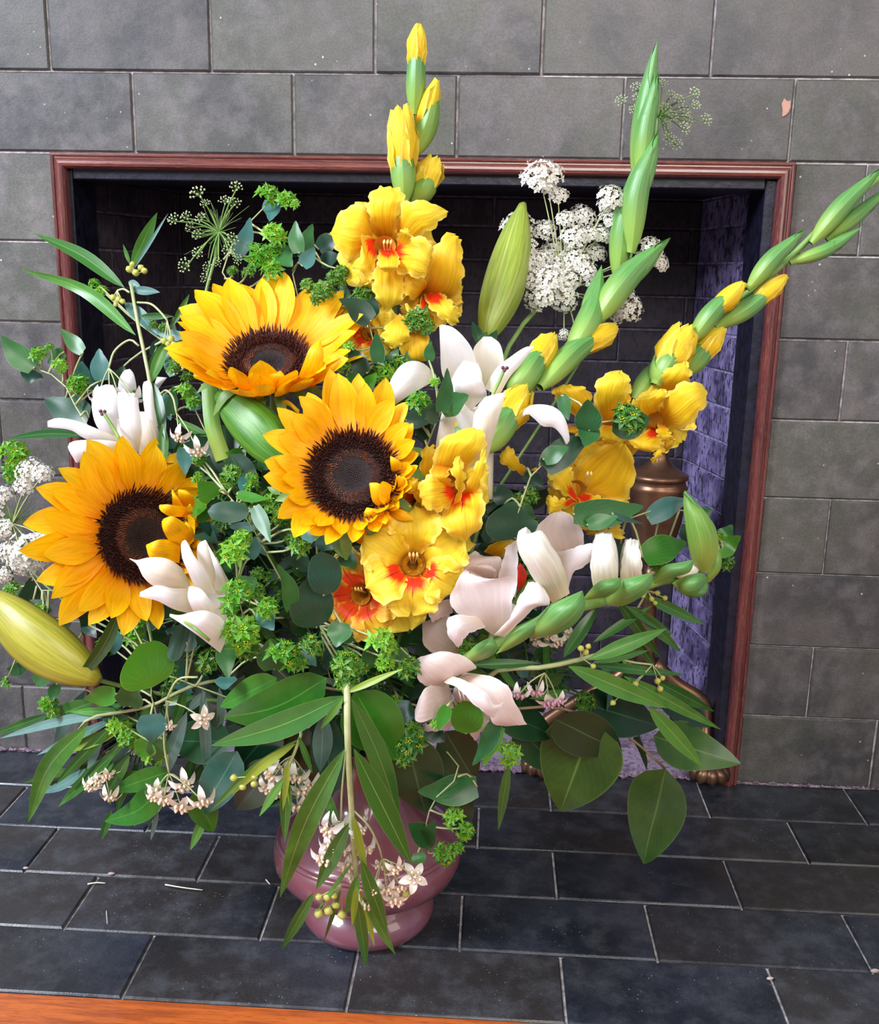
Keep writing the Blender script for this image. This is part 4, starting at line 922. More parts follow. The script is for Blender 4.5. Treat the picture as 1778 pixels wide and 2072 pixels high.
floret(g, 836, 1140, -.03, (.05, .12, 1), 108, spin=28, bl=(200, 340), seed=7, deep=.6)
floret(g, 728, 1205, -.0, (-.25, -.05, 1), 92, ymat='glad_dark', bmat='glad_dark', spin=0, seed=8, deep=.6)
floret(g, 862, 1090, .015, (.2, .4, .9), 92, ymat='glad_yellow', bmat='glad_blotch', spin=10, seed=9, deep=.6)
floret(g, 850, 1020, .02, (.1, -.2, 1), 70, ymat='glad_dark', bmat='glad_dark', spin=10, seed=19, deep=.6)
petal(g, [(840, 1190, .0), (820, 1235, -.01), (830, 1275, -.01)], 90, 'glad_yellow', name='tepal', prof=TEPAL, ruf=.06, nu=8, nv=12)

g = root('yellow_gladiolus', 'yellow gladiolus arching to the right edge with open flowers before the brass urn', 'gladiolus', 'gladioli in the bouquet')
stem(g, [PD(1000, 1270, .05), PD(1180, 1010, .045), PD(1285, 830, .02), PD(1370, 720, .01), PD(1430, 650, .01), PD(1530, 580, .01), PD(1600, 520, .01), PD(1680, 440, .01), PD(1790, 350, .01)], 8, 'stem_glad', seg=44)
gbud(g, 1640, 492, 1790, 335, 38, 1, .0, th=60, bend=-.03); gbud(g, 1672, 486, 1810, 372, 30, 1, .01, th=200); gbud(g, 1598, 532, 1746, 458, 28, 1, .0, th=200, bend=.06)
gbud(g, 1512, 585, 1632, 462, 36, 1, -.005, th=60, bend=-.04); gbud(g, 1448, 662, 1588, 558, 38, .80, .0, th=250, bend=.05); gbud(g, 1396, 692, 1502, 572, 40, .74, -.01, th=300, bend=-.04)
gbud(g, 1380, 760, 1461, 664, 46, .52, .0, th=200); gbud(g, 1282, 810, 1345, 715, 40, 1, .012, th=60)
gbud(g, 1325, 780, 1388, 668, 58, .16, -.01, th=180, open_=.5)
floret(g, 1335, 845, .004, (.3, .0, 1), 72, seed=23, deep=.3, spin=15, stam=False, bmat='glad_yellow')
fl = throat(g, 1326, 850, -.015, 17, (.6, .1, .8), name='floret')
for mt, L, R, d, k in (
    (Y_, [(800, 560), (810, 460), (900, 370), (1000, 330)], [(950, 560), (1040, 480), (1062, 400), (1020, 325)], (.01, -.015, -.01), {}),
    (Y_, [(810, 740), (650, 690), (650, 610), (740, 570), (800, 530)], [(830, 690), (850, 620), (900, 560), (860, 520)], (.0, -.035, -.03), dict(pleat=.03)),
    (Y_, [(820, 740), (850, 600), (950, 500), (1050, 465), (1130, 490), (1172, 530)], [(850, 830), (930, 800), (1020, 805), (1100, 720), (1165, 640), (1174, 545)], (.01, -.045, -.03), {}),
    (YB, [(790, 790), (680, 860), (590, 880), (640, 940), (720, 970)], [(830, 810), (860, 900), (830, 960), (760, 975)], (.0, -.035, -.035), dict(pleat=.02)),
    (Y_, [(820, 760), (815, 860), (870, 912)], [(870, 780), (920, 850), (948, 885)], (-.01, -.055, -.05), {}),
    (Y_, [(800, 900), (800, 970), (768, 1045)], [(862, 880), (862, 980), (795, 1056)], (-.02, -.035, -.03), dict(bulge=.4)),
    (YK, [(870, 880), (870, 930), (870, 975)], [(930, 830), (950, 880), (900, 965)], (.0, -.01, .0), {})):
    pet(fl, mt, C4_, L, R, d, **dict(F1, **k))
floret(g, 1195, 975, .016, (.1, .1, 1), 84, seed=24, deep=.3, spin=35, stam=False, ymat='glad_amber', bmat='glad_amber')
floret(g, 1235, 870, .018, (-.1, .1, 1), 66, seed=25, deep=.4, spin=0, stam=False, ymat='glad_amber', bmat='glad_amber')
fl = throat(g, 1166, 992, .0, 18, (.1, .1, 1), name='floret')
for mt, L, R, d, k in (
    (YK, [(230, 1290), (205, 1180), (215, 1080), (330, 980), (450, 925), (560, 895)], [(300, 1310), (450, 1330), (590, 1325), (645, 1200), (657, 1060), (600, 940)], (.01, -.005, -.03), dict(bulge=-.10)),
    (YB, [(250, 1340), (110, 1260), (50, 1180), (20, 1115)], [(230, 1280), (205, 1200), (205, 1095), (110, 1100)], (.0, -.025, -.02), {}),
    (YB, [(230, 1340), (120, 1400), (40, 1420), (15, 1340)], [(230, 1310), (110, 1310), (60, 1290), (20, 1300)], (.0, -.02, -.015), {}),
    (YB, [(230, 1300), (300, 1380), (420, 1420)], [(300, 1270), (420, 1300), (520, 1350)], (.0, -.015, -.01), {})):
    pet(fl, mt, C4_, L, R, d, **dict(F1, **k))
m = stamens(fl, 1185, 985, -.02, 6, 0, 2)
for mt, L, R, d in (
    (Y_, [(420, 780), (370, 640), (370, 500), (430, 420), (520, 390)], [(500, 740), (600, 560), (628, 480), (610, 440), (560, 390)], (.015, -.02, -.01)),
    (YK, [(260, 780), (190, 690), (60, 560), (110, 495)], [(320, 760), (350, 620), (310, 520), (200, 492)], (.02, -.0, .0)), (Y_, [(420, 780), (385, 850), (440, 905)], [(600, 800), (590, 880), (520, 915)], (.01, -.01, -.01)),
    (YK, [(400, 890), (350, 930), (320, 1000)], [(520, 880), (500, 940), (400, 960)], (.02, .01, .01)), (YK, [(470, 640), (530, 560), (620, 490)], [(560, 720), (620, 600), (625, 500)], (.01, -.01, -.01)),
    (YK, [(170, 780), (150, 820), (200, 840)], [(260, 800), (250, 830), (230, 850)], (.01, .0, .0)), (YK, [(260, 1480), (300, 1540), (320, 1580)], [(420, 1460), (540, 1500), (590, 1600)], (.03, .02, .02))):
    pet(g, mt, C4_, L, R, d, **F1)
pet(g, YK, C3, [(965, 815), (900, 780), (760, 700), (750, 640)], [(975, 760), (900, 700), (850, 610), (815, 570)], (.02, .0, .0), fr=2, bulge=.3)
pet(g, YK, C3, [(985, 790), (975, 750), (1015, 730)], [(1005, 795), (1018, 770), (1020, 740)], (.02, .01, .01))

g = root('white_gladiolus', 'white gladiolus with big folded petals and cream buds reaching right', 'gladiolus', 'gladioli in the bouquet')
stem(g, [PD(880, 1390, .03), PD(960, 1325, -.02), PD(1060, 1275, -.03), PD(1150, 1232, -.035), PD(1240, 1210, -.035), PD(1330, 1175, -.03), PD(1400, 1165, -.03)], 14, 'stem_glad', seg=34)
fl = build('floret', tube(MB(), [PD(1000, 1300, -.02), PD(1030, 1220, -.01)], .006, .010, 10, 4), 'glad_cream', g)
GW, GB, GC = 'glad_white', 'glad_blush', 'glad_cream'
for mt, L, R, d, k in (
    (YK, [(440, 960), (480, 920), (560, 895)], [(530, 990), (570, 940), (592, 900)], (.02, .01, .01), {}),
    (GB, [(830, 1040), (740, 940), (695, 860), (760, 780), (820, 753)], [(900, 1040), (938, 940), (935, 860), (880, 780), (826, 753)], (.01, -.01, -.005), dict(bulge=-.12)),
    (GW, [(800, 960), (860, 950), (930, 925), (992, 915)], [(855, 1190), (885, 1070), (940, 1035), (988, 992)], (-.01, -.025, -.03), {}),
    (GB, [(380, 1180), (268, 1120), (290, 1030), (400, 953)], [(520, 1130), (532, 1050), (520, 985), (440, 985)], (.01, -.01, .0), {}),
    (GB, [(380, 1100), (372, 1040), (425, 1013)], [(500, 1110), (505, 1060), (470, 1022)], (.0, -.02, -.02), {}),
    (GW, [(500, 1130), (530, 1020), (550, 955), (540, 943)], [(600, 1190), (608, 1080), (612, 980), (606, 898)], (-.02, -.035, -.03), dict(bulge=-.2)),
    (GB, [(330, 1490), (200, 1470), (140, 1420), (135, 1310)], [(340, 1380), (290, 1330), (262, 1270), (200, 1290)], (.02, .0, .0), {}),
    (GB, [(290, 1190), (200, 1215), (160, 1265)], [(285, 1265), (220, 1292), (185, 1312)], (.0, -.02, -.02), dict(bulge=.4)),
    (GW, [(480, 1370), (380, 1300), (290, 1252), (274, 1180), (308, 1105), (348, 1045)], [(520, 1378), (572, 1310), (585, 1210), (602, 1085), (480, 1095), (378, 1072)], (-.035, -.060, -.055), dict(bulge=-.08, fr=1.4)),
    (GW, [(490, 1375), (570, 1290), (610, 1200), (665, 1110)], [(545, 1385), (620, 1312), (700, 1237), (775, 1215), (720, 1110)], (-.045, -.065, -.055), dict(bulge=.30, fr=1.2)),
    (GW, [(450, 1335), (365, 1370), (335, 1410), (318, 1440)], [(420, 1285), (300, 1274), (260, 1300), (260, 1370), (300, 1428)], (-.045, -.065, -.06), dict(bulge=.25, fr=1.2)),
    (GC, [(785, 1218), (700, 1110), (640, 1010), (607, 930), (615, 860), (650, 833)], [(870, 1168), (842, 1040), (782, 930), (722, 850), (695, 880), (668, 850)], (-.05, -.085, -.07), dict(bulge=.38))):
    pet(fl, mt, CB, L, R, d, **dict(dict(fr=.8, nu=12, nv=22), **k))
m = MB(); spindle(m, PD(1050, 1195, -.02), PD(1053, 1140, -.035), 26*mpp(1050, 1160, -.45), .5, 8, 8); build('throat', m, 'red_throat', fl)
for L, R, d in (
    ([(330, 1500), (400, 1425), (480, 1382)], [(400, 1510), (470, 1485), (512, 1440), (482, 1380)], (-.03, -.045, -.045)), ([(500, 1470), (600, 1350), (700, 1290), (765, 1225)], [(560, 1450), (650, 1400), (740, 1330), (790, 1260)], (-.035, -.055, -.05)),
    ([(620, 1375), (720, 1290), (780, 1222), (930, 1153)], [(650, 1390), (780, 1378), (885, 1330), (948, 1240), (935, 1156)], (-.045, -.075, -.07)), ([(935, 1195), (1000, 1120), (1060, 1095), (1122, 1090)], [(960, 1200), (1060, 1182), (1120, 1140), (1128, 1092)], (-.04, -.07, -.065)),
    ([(1050, 1190), (1080, 1145), (1120, 1100), (1282, 1063)], [(1060, 1228), (1140, 1228), (1235, 1180), (1280, 1120), (1286, 1066)], (-.045, -.075, -.07)), ([(1285, 1100), (1340, 1030), (1430, 1010), (1475, 1000)], [(1290, 1120), (1400, 1085), (1470, 1060), (1490, 1010)], (-.035, -.05, -.045)),
    ([(1400, 1110), (1450, 1080), (1520, 1065), (1550, 1080)], [(1410, 1130), (1430, 1172), (1500, 1172), (1555, 1110)], (-.045, -.06, -.05))):
    pet(g, 'spathe', CB, L, R, d, bulge=.42, name='bract', nu=8, nv=14)
for mt, L, R, d, b in (
    ('spathe_lime', [(1530, 1068), (1480, 1000), (1450, 850), (1437, 710), (1446, 654)], [(1562, 1065), (1606, 980), (1610, 880), (1562, 780), (1500, 708), (1450, 658)], (-.05, -.07, -.06), .28), ('spathe', [(1440, 690), (1436, 670), (1446, 652)], [(1612, 900), (1590, 820), (1500, 705)], (-.04, -.055, -.055), .3),
    ('spathe_lime', [(1535, 1112), (1575, 1040), (1598, 960), (1595, 920)], [(1570, 1112), (1622, 1050), (1628, 980), (1604, 930)], (-.04, -.05, -.04), .4)):
    pet(g, mt, CB, L, R, d, bulge=b, name='bract', nu=8, nv=16)
for (bx, by, tx, ty, w_) in ((1226, 1200, 1222, 1080, 56), (1272, 1190, 1277, 1092, 40)):
    m = MB(); a, b = PD(bx, by, -.045), PD(tx, ty, -.045); px = mpp(bx, by, a.y); spindle(m, a, b, w_*px, .5, 18, 16, lobes=3, la=.05, p=.26, tipr=.3); o = build('bud', m, 'glad_cream', g)
    for k in range(3):
        pet(o, GC, (0, 0, 1), [(bx-w_*.45+k*8, by-6), (tx-w_*.5+k*9, (by+ty)/2), (tx-w_*.28+k*8, ty+3-k)], [(bx+w_*.1+k*10, by-6), (tx+w_*.1+k*9, (by+ty)/2), (tx-w_*.02+k*7, ty-3+2*k)], (-.05, -.058-.003*k, -.05), bulge=.25, fr=1.0, name='petal', nu=8, nv=12)
m = MB(); spindle(m, PD(1360, 1180, -.04), PD(1430, 1190, -.045), 46*mpp(1400, 1180, -.4), .6, 12, 10, p=.6); build('bud', m, 'spathe', g)
m = MB(); spindle(m, PD(1365, 1165, -.04), PD(1415, 1142, -.045), 34*mpp(1400, 1180, -.4), .5, 12, 10, p=.6); build('bud', m, 'glad_cream', g)

g = root('white_gladiolus', 'blush pink gladiolus flower hanging low over the vase', 'gladiolus', 'gladioli in the bouquet')
stem(g, [PD(850, 1500, .05), PD(900, 1440, .03), PD(960, 1390, .01)], 6, 'stem_glad')
fl = build('floret', tube(MB(), [PD(960, 1385, .0), PD(935, 1405, -.02)], .005, .009, 10, 4), 'glad_blush', g)
for mt, L, R, d, k in (
    (GB, [(400, 1130), (250, 1150), (168, 1200)], [(400, 1185), (300, 1207), (180, 1207)], (-.01, -.02, -.015), {}), (GB, [(600, 1050), (560, 1120), (538, 1220), (570, 1275)], [(740, 1100), (700, 1150), (620, 1210), (580, 1275)], (-.01, -.02, -.015), {}),
    (GB, [(340, 900), (215, 880), (162, 830), (143, 740), (150, 688)], [(410, 820), (480, 775), (587, 750), (480, 662), (330, 634), (180, 672)], (-.015, -.040, -.035), dict(bulge=.1)),
    (GB, [(420, 1040), (290, 1112), (155, 1142), (138, 1060)], [(380, 850), (250, 875), (190, 930), (148, 1030)], (-.01, -.045, -.035), dict(bulge=.1)),
    (GB, [(450, 820), (540, 900), (660, 1060), (700, 1150), (790, 1172)], [(500, 785), (680, 812), (805, 880), (865, 1010), (948, 1160)], (-.02, -.045, -.035), dict(bulge=.12)),
    (GW, [(345, 855), (450, 900), (570, 1020), (700, 1118)], [(400, 808), (520, 850), (640, 920), (720, 1020), (792, 984)], (-.035, -.070, -.065), dict(bulge=.25))):
    pet(fl, mt, C7, L, R, d, **dict(dict(fr=1.0, nu=10, nv=18), **k))
for k in range(3): ltube(fl, [(925+6*k, 1385, -.04), (930+7*k, 1405, -.055), (933+7*k, 1418, -.055)], 1.3, 'glad_blush', 'stamen')

# ================================================================== lilies
def pistil(parent, a, b):
    ltube(parent, [a, ((a[0]+b[0])/2+1, (a[1]+b[1])/2, (a[2]+b[2])/2), b], 3.2, 'spathe_lime', 'pistil', 8, 6, 1.1); m = MB(); p = PD(*b); s = 9*mpp(b[0], b[1], p.y)
    for k in range(3): q = CV(math.cos(k*2.1+.4), math.sin(k*2.1+.4)*.6, .3); spindle(m, p, p+q*s, s*.9, .5, 8, 6)
    build('stigma', m, 'stigma', parent)
def lily(label, stempts, petals, pist=None, buds=(), rp=6, calyx=(), cone=None):
    t = root('white_lily', label, 'lily', 'white lilies in the bouquet'); stem(t, [PD(*p) for p in stempts], rp, 'stem')
    if cone:
        a, b = PD(*cone[0]), PD(*cone[1]); px = mpp(cone[1][0], cone[1][1], b.y); l = (b-a).length; m = MB()
        lathe(m, [(cone[2]*px*.15, 0), (cone[2]*px*.3, l*.2), (cone[2]*px*.55, l*.55), (cone[2]*px, l)], a, 24, b-a, lobes=3, la=.1, cap=False); build('flower_tube', m, 'lily_cream', t)
    for cr, mt, L, R, d, b in petals: pet(t, mt, cr, L, R, d, bulge=b, name='petal', nu=10, nv=20)
    if pist: pistil(t, *pist)
    for b in buds: lbud(t, *b[0], **b[1])
    for c in calyx: leafL(t, *c)
    return t
LW, LC = 'lily_white', 'lily_cream'
lily('white lily in the upper centre right with curled petals and a dark stigma', [(930, 1180, .06), (985, 990, .04), (975, 920, .02)],
     [(CA, LC, [(930, 2010), (860, 1950), (880, 1780), (905, 1660)], [(1030, 1990), (1000, 1850), (990, 1640)], (.0, -.01, -.01), .2),
      (CA, LW, [(980, 1500), (905, 1400), (890, 1200), (884, 1048)], [(1170, 1420), (1130, 1240), (1060, 1130), (980, 1060), (905, 1040)], (.0, -.012, -.01), -.12),
      (CA, LC, [(1190, 1500), (1160, 1380), (1128, 1225), (1200, 1128)], [(1240, 1500), (1335, 1390), (1347, 1290), (1320, 1180), (1258, 1128)], (.005, -.005, .0), -.15),
      (CA, LW, [(1210, 1500), (1290, 1360), (1400, 1270), (1500, 1205), (1560, 1198)], [(1310, 1560), (1390, 1420), (1460, 1340), (1520, 1262), (1567, 1204)], (-.01, -.015, -.02), .15),
      (CA, LW, [(950, 1660), (960, 1480), (1000, 1380), (1060, 1300)], [(1100, 1700), (1180, 1500), (1190, 1400), (1160, 1320)], (.0, .0, .0), .1),
      (CA, LC, [(1090, 2080), (1120, 1800), (1145, 1650), (1215, 1560)], [(1230, 2010), (1310, 1720), (1345, 1600), (1360, 1525)], (-.02, -.04, -.035), .22),
      (CA, LW, [(1110, 1660), (1000, 1530), (1018, 1410), (1085, 1370)], [(1150, 1620), (1205, 1570), (1228, 1548), (1190, 1440), (1125, 1374)], (-.02, -.055, -.05), .15),
      (CA, LW, [(860, 1440), (760, 1497), (650, 1562), (563, 1622)], [(862, 1405), (770, 1320), (680, 1303), (600, 1342), (530, 1450), (524, 1540), (560, 1618)], (.0, -.025, -.02), .22),
      (CB, LW, [(560, 330), (640, 250), (700, 223), (790, 235), (845, 290), (870, 390), (857, 422)], [(570, 360), (650, 275), (690, 292), (735, 332), (790, 338), (830, 380), (850, 420)], (-.01, -.03, -.03), .2)],
     ((990, 812, -.035), (1021, 746, -.045)), [((982, 690, 1058, 414, 88, 'lily_bud'), dict(dy=.01, bend=.03, la=.10))], cone=((990, 1010, .01), (962, 825, -.005), 46), calyx=[(975, 700, 955, 650, 22, 'leaf_broad_dark'), (985, 705, 1005, 668, 20, 'leaf_broad_dark'), (970, 700, 985, 672, 20, 'leaf_lance_dark')])
lily('white lily at upper left behind the sunflower under the hanging milkweed', [(560, 1250, .06), (330, 1050, .05), (265, 960, .03)],
     [(C1, LW, [(1090, 640), (1060, 450), (1030, 250), (1028, 130), (1060, 108)], [(1155, 530), (1130, 400), (1105, 260), (1095, 150), (1070, 100)], (.005, -.005, .0), .2), (C1, LW, [(1100, 190), (1115, 120), (1130, 80)], [(1140, 165), (1170, 125), (1202, 85)], (.01, .0, .0), .2),
      (C1, LW, [(860, 240), (852, 120), (888, 40), (928, 24)], [(990, 240), (978, 130), (962, 60), (936, 24)], (.0, -.01, -.005), .2), (C1, LW, [(870, 600), (740, 490), (680, 400), (660, 260), (700, 155)], [(890, 600), (870, 420), (860, 280), (820, 150), (760, 135)], (.0, -.015, -.005), .2),
      (C1, LW, [(880, 620), (862, 420), (845, 280), (850, 190)], [(1085, 620), (1045, 450), (1005, 330), (990, 200)], (-.005, -.022, -.012), .25), (C1, LC, [(1000, 640), (1000, 480), (975, 330)], [(1140, 640), (1120, 480), (1060, 330)], (-.0, -.012, -.01), .2),
      (C1, LW, [(880, 555), (640, 535), (510, 465), (342, 442)], [(870, 520), (740, 470), (560, 400), (420, 376), (342, 398)], (-.01, -.025, -.02), .2), (C1, LW, [(900, 650), (720, 612), (620, 672), (558, 700)], [(950, 600), (820, 543), (640, 533), (520, 546), (488, 590), (545, 695)], (-.015, -.035, -.03), .22)],
     ((243, 890, -.035), (208, 834, -.045)), cone=((275, 990, .01), (262, 850, .0), 50))
lily('white half open lily at lower left beside the lowest sunflower', [(620, 1330, .05), (500, 1300, .04), (440, 1240, .02)],
     [(C1, LC, [(1560, 1700), (1540, 1500), (1520, 1380)], [(1690, 1620), (1620, 1500), (1560, 1380)], (.0, -.01, -.01), .15), (C1, LC, [(1530, 1600), (1440, 1440), (1415, 1340), (1430, 1280), (1473, 1254)], [(1590, 1610), (1560, 1480), (1530, 1380), (1500, 1290), (1480, 1254)], (-.015, -.03, -.03), .2),
      (C1, LW, [(1540, 1620), (1550, 1500), (1530, 1420), (1490, 1280)], [(1640, 1620), (1600, 1500), (1560, 1400), (1500, 1290)], (-.015, -.035, -.03), .1),
      (C1, LW, [(1420, 1640), (1350, 1480), (1310, 1380), (1303, 1280), (1328, 1254)], [(1555, 1640), (1480, 1480), (1400, 1370), (1360, 1290), (1336, 1254)], (-.03, -.045, -.04), .2),
      (C1, LC, [(1380, 1610), (1150, 1602), (1040, 1532), (985, 1430), (930, 1390)], [(1365, 1560), (1300, 1450), (1200, 1388), (1080, 1378), (985, 1398), (935, 1386)], (-.025, -.045, -.035), .22), (C1, LW, [(1390, 1790), (1250, 1752), (1130, 1692), (1003, 1662)], [(1380, 1600), (1250, 1602), (1130, 1580), (1008, 1628)], (-.025, -.045, -.04), .2),
      (C5, LW, [(1400, 370), (1352, 250), (1358, 168)], [(1570, 380), (1520, 280), (1450, 188), (1380, 163)], (-.045, -.055, -.05), .15), (C5, LW, [(1585, 645), (1440, 532), (1300, 432), (1218, 380)], [(1650, 500), (1590, 390), (1480, 340), (1380, 350), (1290, 372), (1222, 362)], (-.04, -.07, -.055), .22)],
     None, rp=7, cone=((480, 1290, .0), (430, 1210, -.02), 40))
l3 = [o for o in bpy.data.objects if o.name.startswith('white_lily')][-1]; ltube(l3, [(368, 1254, -.074), (395, 1272, -.090), (424, 1296, -.086)], 3.6, 'spathe_lime', 'pistil')  # green ridge along the lower petal, built as a tube
t = root('lily_bud_stem', 'closed lily bud, glossy green, between the three sunflowers', 'lily bud', 'white lilies in the bouquet'); stem(t, [PD(640, 1250, .06), PD(600, 1010, .05), PD(590, 945, .02)], 6, 'stem')
lbud(t, 595, 950, 441, 798, 96, 'lily_bud_green', dy=-.015, bend=.04, la=.12)
t = root('lily_bud_stem', 'large olive yellow lily bud pointing off the left edge', 'lily bud', 'white lilies in the bouquet'); stem(t, [PD(480, 1420, .05), PD(300, 1400, .03), PD(195, 1375, -.02)], 6, 'stem')
lbud(t, 200, 1378, -30, 1195, 112, 'lily_bud_gold', dy=-.05, dyt=-.09, bend=-.03, la=.08)

# ================================================================== queen anne's lace
def lace(label, hub, hdy, umb, stempts, green=False, group='lace flowers in the bouquet', rp=4.5, feather=0):
    t = root('lace_flower', label, 'lace flower', group); h = PD(*hub, hdy); stem(t, [PD(*p) for p in stempts] + [h], rp, 'stem')
    for q in umb:
        x, y, r = q[:3]; dx, dyy = x-hub[0], hub[1]-y; l = math.hypot(dx, dyy)+1; dd = CV(dx/l*.6, dyy/l*.5+.3, 1.15)
        e = umbellet(t, x, y, r*1.12, hdy - .02 + RS.uniform(-.01, .01), dd, green)
        m = MB(); tube(m, [h, h.lerp(e, .5) + CU*.003, e], .0008, .0006, 4, 5, cap=False); build('ray', m, 'stem' if green else 'stem_pale', t)
    if feather:
        m = MB(); rs = random.Random(int(hub[0]))
        for k in range(feather):
            a = rs.uniform(0, 6.28); L = rs.uniform(35, 75)*mpp(*hub, h.y); d = CV(math.cos(a), math.sin(a), rs.uniform(-.3, .4)); tube(m, [h, h+d*L*.5, h+d*L+CV(rs.uniform(-1, 1), rs.uniform(-1, 1), 0)*L*.2], .0004, .0002, 3, 4, cap=False)
        o = build('bracts', m, 'stem', t); o['kind'] = 'stuff'
lace('big white lace flower head in front of the dark firebox at upper right', (1140, 590), .02,
     [(1095, 350, 40), (1130, 392, 20), (1110, 378, 16), (1238, 395, 28), (1180, 432, 24), (1236, 440, 22), (1045, 450, 30), (1100, 462, 24), (1058, 492, 26), (1165, 472, 28), (1218, 470, 22), (1128, 500, 30), (1084, 522, 26), (1172, 520, 28), (1208, 508, 20), (1108, 560, 32), (1152, 560, 26),
      (1090, 596, 30), (1138, 602, 28), (1190, 545, 22), (1203, 572, 20), (1060, 525, 22), (1036, 470, 20), (1322, 500, 26), (1338, 530, 18), (1275, 618, 30), (1250, 636, 16), (1170, 680, 12), (1142, 678, 11), (1075, 560, 24), (1120, 530, 26), (1150, 535, 24), (1195, 470, 18), (1225, 415, 16), (1145, 440, 20), (1300, 520, 16)],
     [(960, 960, .06), (1000, 790, .04), (1030, 700, .03), (1085, 625, .03)], rp=6)
lace('small green unopened lace head at upper left against the black firebox', (443, 470), .0,
     [(400, 388, 16), (415, 411, 10), (478, 376, 13), (455, 405, 12), (474, 408, 13), (349, 443, 13), (374, 437, 12), (405, 440, 11), (383, 457, 11), (397, 473, 11), (399, 510, 12), (373, 536, 14), (420, 540, 10), (415, 563, 10), (470, 485, 13), (462, 505, 12), (480, 525, 10), (440, 530, 9)],
     [(560, 1000, .07), (450, 800, .05), (405, 640, .02), (430, 550, .0)], green=True, feather=40, rp=4)
lace('green unopened lace head behind the tallest gladiolus tip', (1332, 238), .04,
     [(1257, 202, 12), (1287, 175, 11), (1290, 195, 11), (1282, 221, 11), (1341, 168, 11), (1359, 190, 11), (1375, 200, 12), (1407, 186, 12), (1408, 211, 11), (1386, 225, 13), (1430, 241, 12), (1391, 243, 12), (1386, 257, 12), (1352, 280, 12), (1369, 291, 12), (1345, 215, 12), (1362, 235, 12), (1350, 250, 10)],
     [(1000, 1000, .08), (1180, 720, .06), (1265, 560, .05), (1300, 400, .045)], green=True, rp=3.5)
lace('white lace flower head cut by the left edge beside the lowest sunflower', (25, 1060), -.0,
     [(62, 1120, 40), (92, 1092, 18), (5, 1070, 20), (0, 1000, 22), (48, 980, 20), (60, 948, 26), (85, 955, 20), (15, 1120, 22), (-20, 1040, 26), (40, 1140, 22), (5, 1165, 16)],
     [(380, 1330, .05), (180, 1250, .03), (60, 1150, .01)], feather=50, rp=3)

# ================================================================== milkweed
def milkweed(label, stempts, leaves, umbels=(), stm='stem_pale', rp=5, group='narrow leaved milkweed sprays'):
    t = root('milkweed_stem', label, 'milkweed', group); stem(t, [PD(*p) for p in stempts], rp, stm, seg=30)
    for i, L in enumerate(leaves):
        bx, by, tx, ty, w, mat = L[:6]; k = dict(L[6]) if len(L) > 6 else {}; k.setdefault('dy', -.005); leafL(t, bx, by, tx, ty, w*.9, mat, nv=12, seed=i+int(bx), **k)
    for u in umbels: umbel(t, *u[0], **u[1])
    return t
LA, LD, LB, LY = 'leaf_lance', 'leaf_lance_dark', 'leaf_lance_blue', 'leaf_yellow'
milkweed('milkweed spray at upper left with narrow leaves and hanging cream flowers', [(480, 1180, .06), (350, 960, .03), (322, 880, .0), (298, 745, -.01), (278, 650, -.01), (265, 575, -.01)],
    [(252, 582, 70, 472, 32, LA, dict(bend=.05)), (274, 678, 42, 545, 30, LA, dict(bend=.10)), (266, 538, 318, 430, 28, LA, {}), (270, 545, 340, 432, 8, LB, {}), (263, 535, 249, 494, 9, LA, {}), (268, 586, 324, 592, 20, LB, {}), (260, 570, 285, 582, 18, LB, {}),
     (252, 612, 318, 682, 30, LB, dict(bend=-.05)), (308, 668, 420, 680, 24, LB, dict(bend=.06)), (350, 658, 383, 595, 14, LA, {}), (336, 690, 302, 780, 26, LA, {}), (305, 770, 335, 890, 34, LD, {}), (300, 745, 340, 690, 20, LD, {}), (330, 860, 330, 950, 24, LD, {}), (170, 880, 15, 888, 20, LD, dict(bend=.04)), (305, 808, 200, 795, 14, LD, dict(bend=.1)), (285, 640, 350, 640, 16, LD, {})],
    [((220, 745, -.02), dict(fl=[(198, 808, 22, (-.2, -.9, .4)), (222, 804, 20, (0, -.9, .4)), (270, 808, 22, (.2, -.9, .4)), (238, 796, 16, (0, -.9, .2))], arch=[(281, 700, -.01), (262, 688, -.015), (232, 710, -.02)], white=True)),
     ((357, 836, -.015), dict(fl=[(362, 884, 20, (-.2, -.7, .6)), (400, 912, 22, (.3, -.7, .6))], arch=[(322, 800, -.0), (336, 790, -.01), (350, 805, -.015)], white=True)),
     ((338, 648, -.015), dict(fl=[], arch=[(278, 612, -.01), (305, 615, -.015), (325, 632, -.015)], buds=[(332, 690, 8), (346, 686, 9), (352, 698, 9), (340, 696, 7)])), ((237, 588, -.015), dict(fl=[], arch=[(262, 592, -.01), (250, 585, -.012)], buds=[(229, 602, 8), (240, 606, 8), (248, 610, 7), (234, 616, 6)])),
     ((272, 556, -.015), dict(fl=[], buds=[(262, 545, 9), (285, 542, 8), (292, 548, 8), (275, 552, 9), (268, 535, 7)]))], rp=4.5)
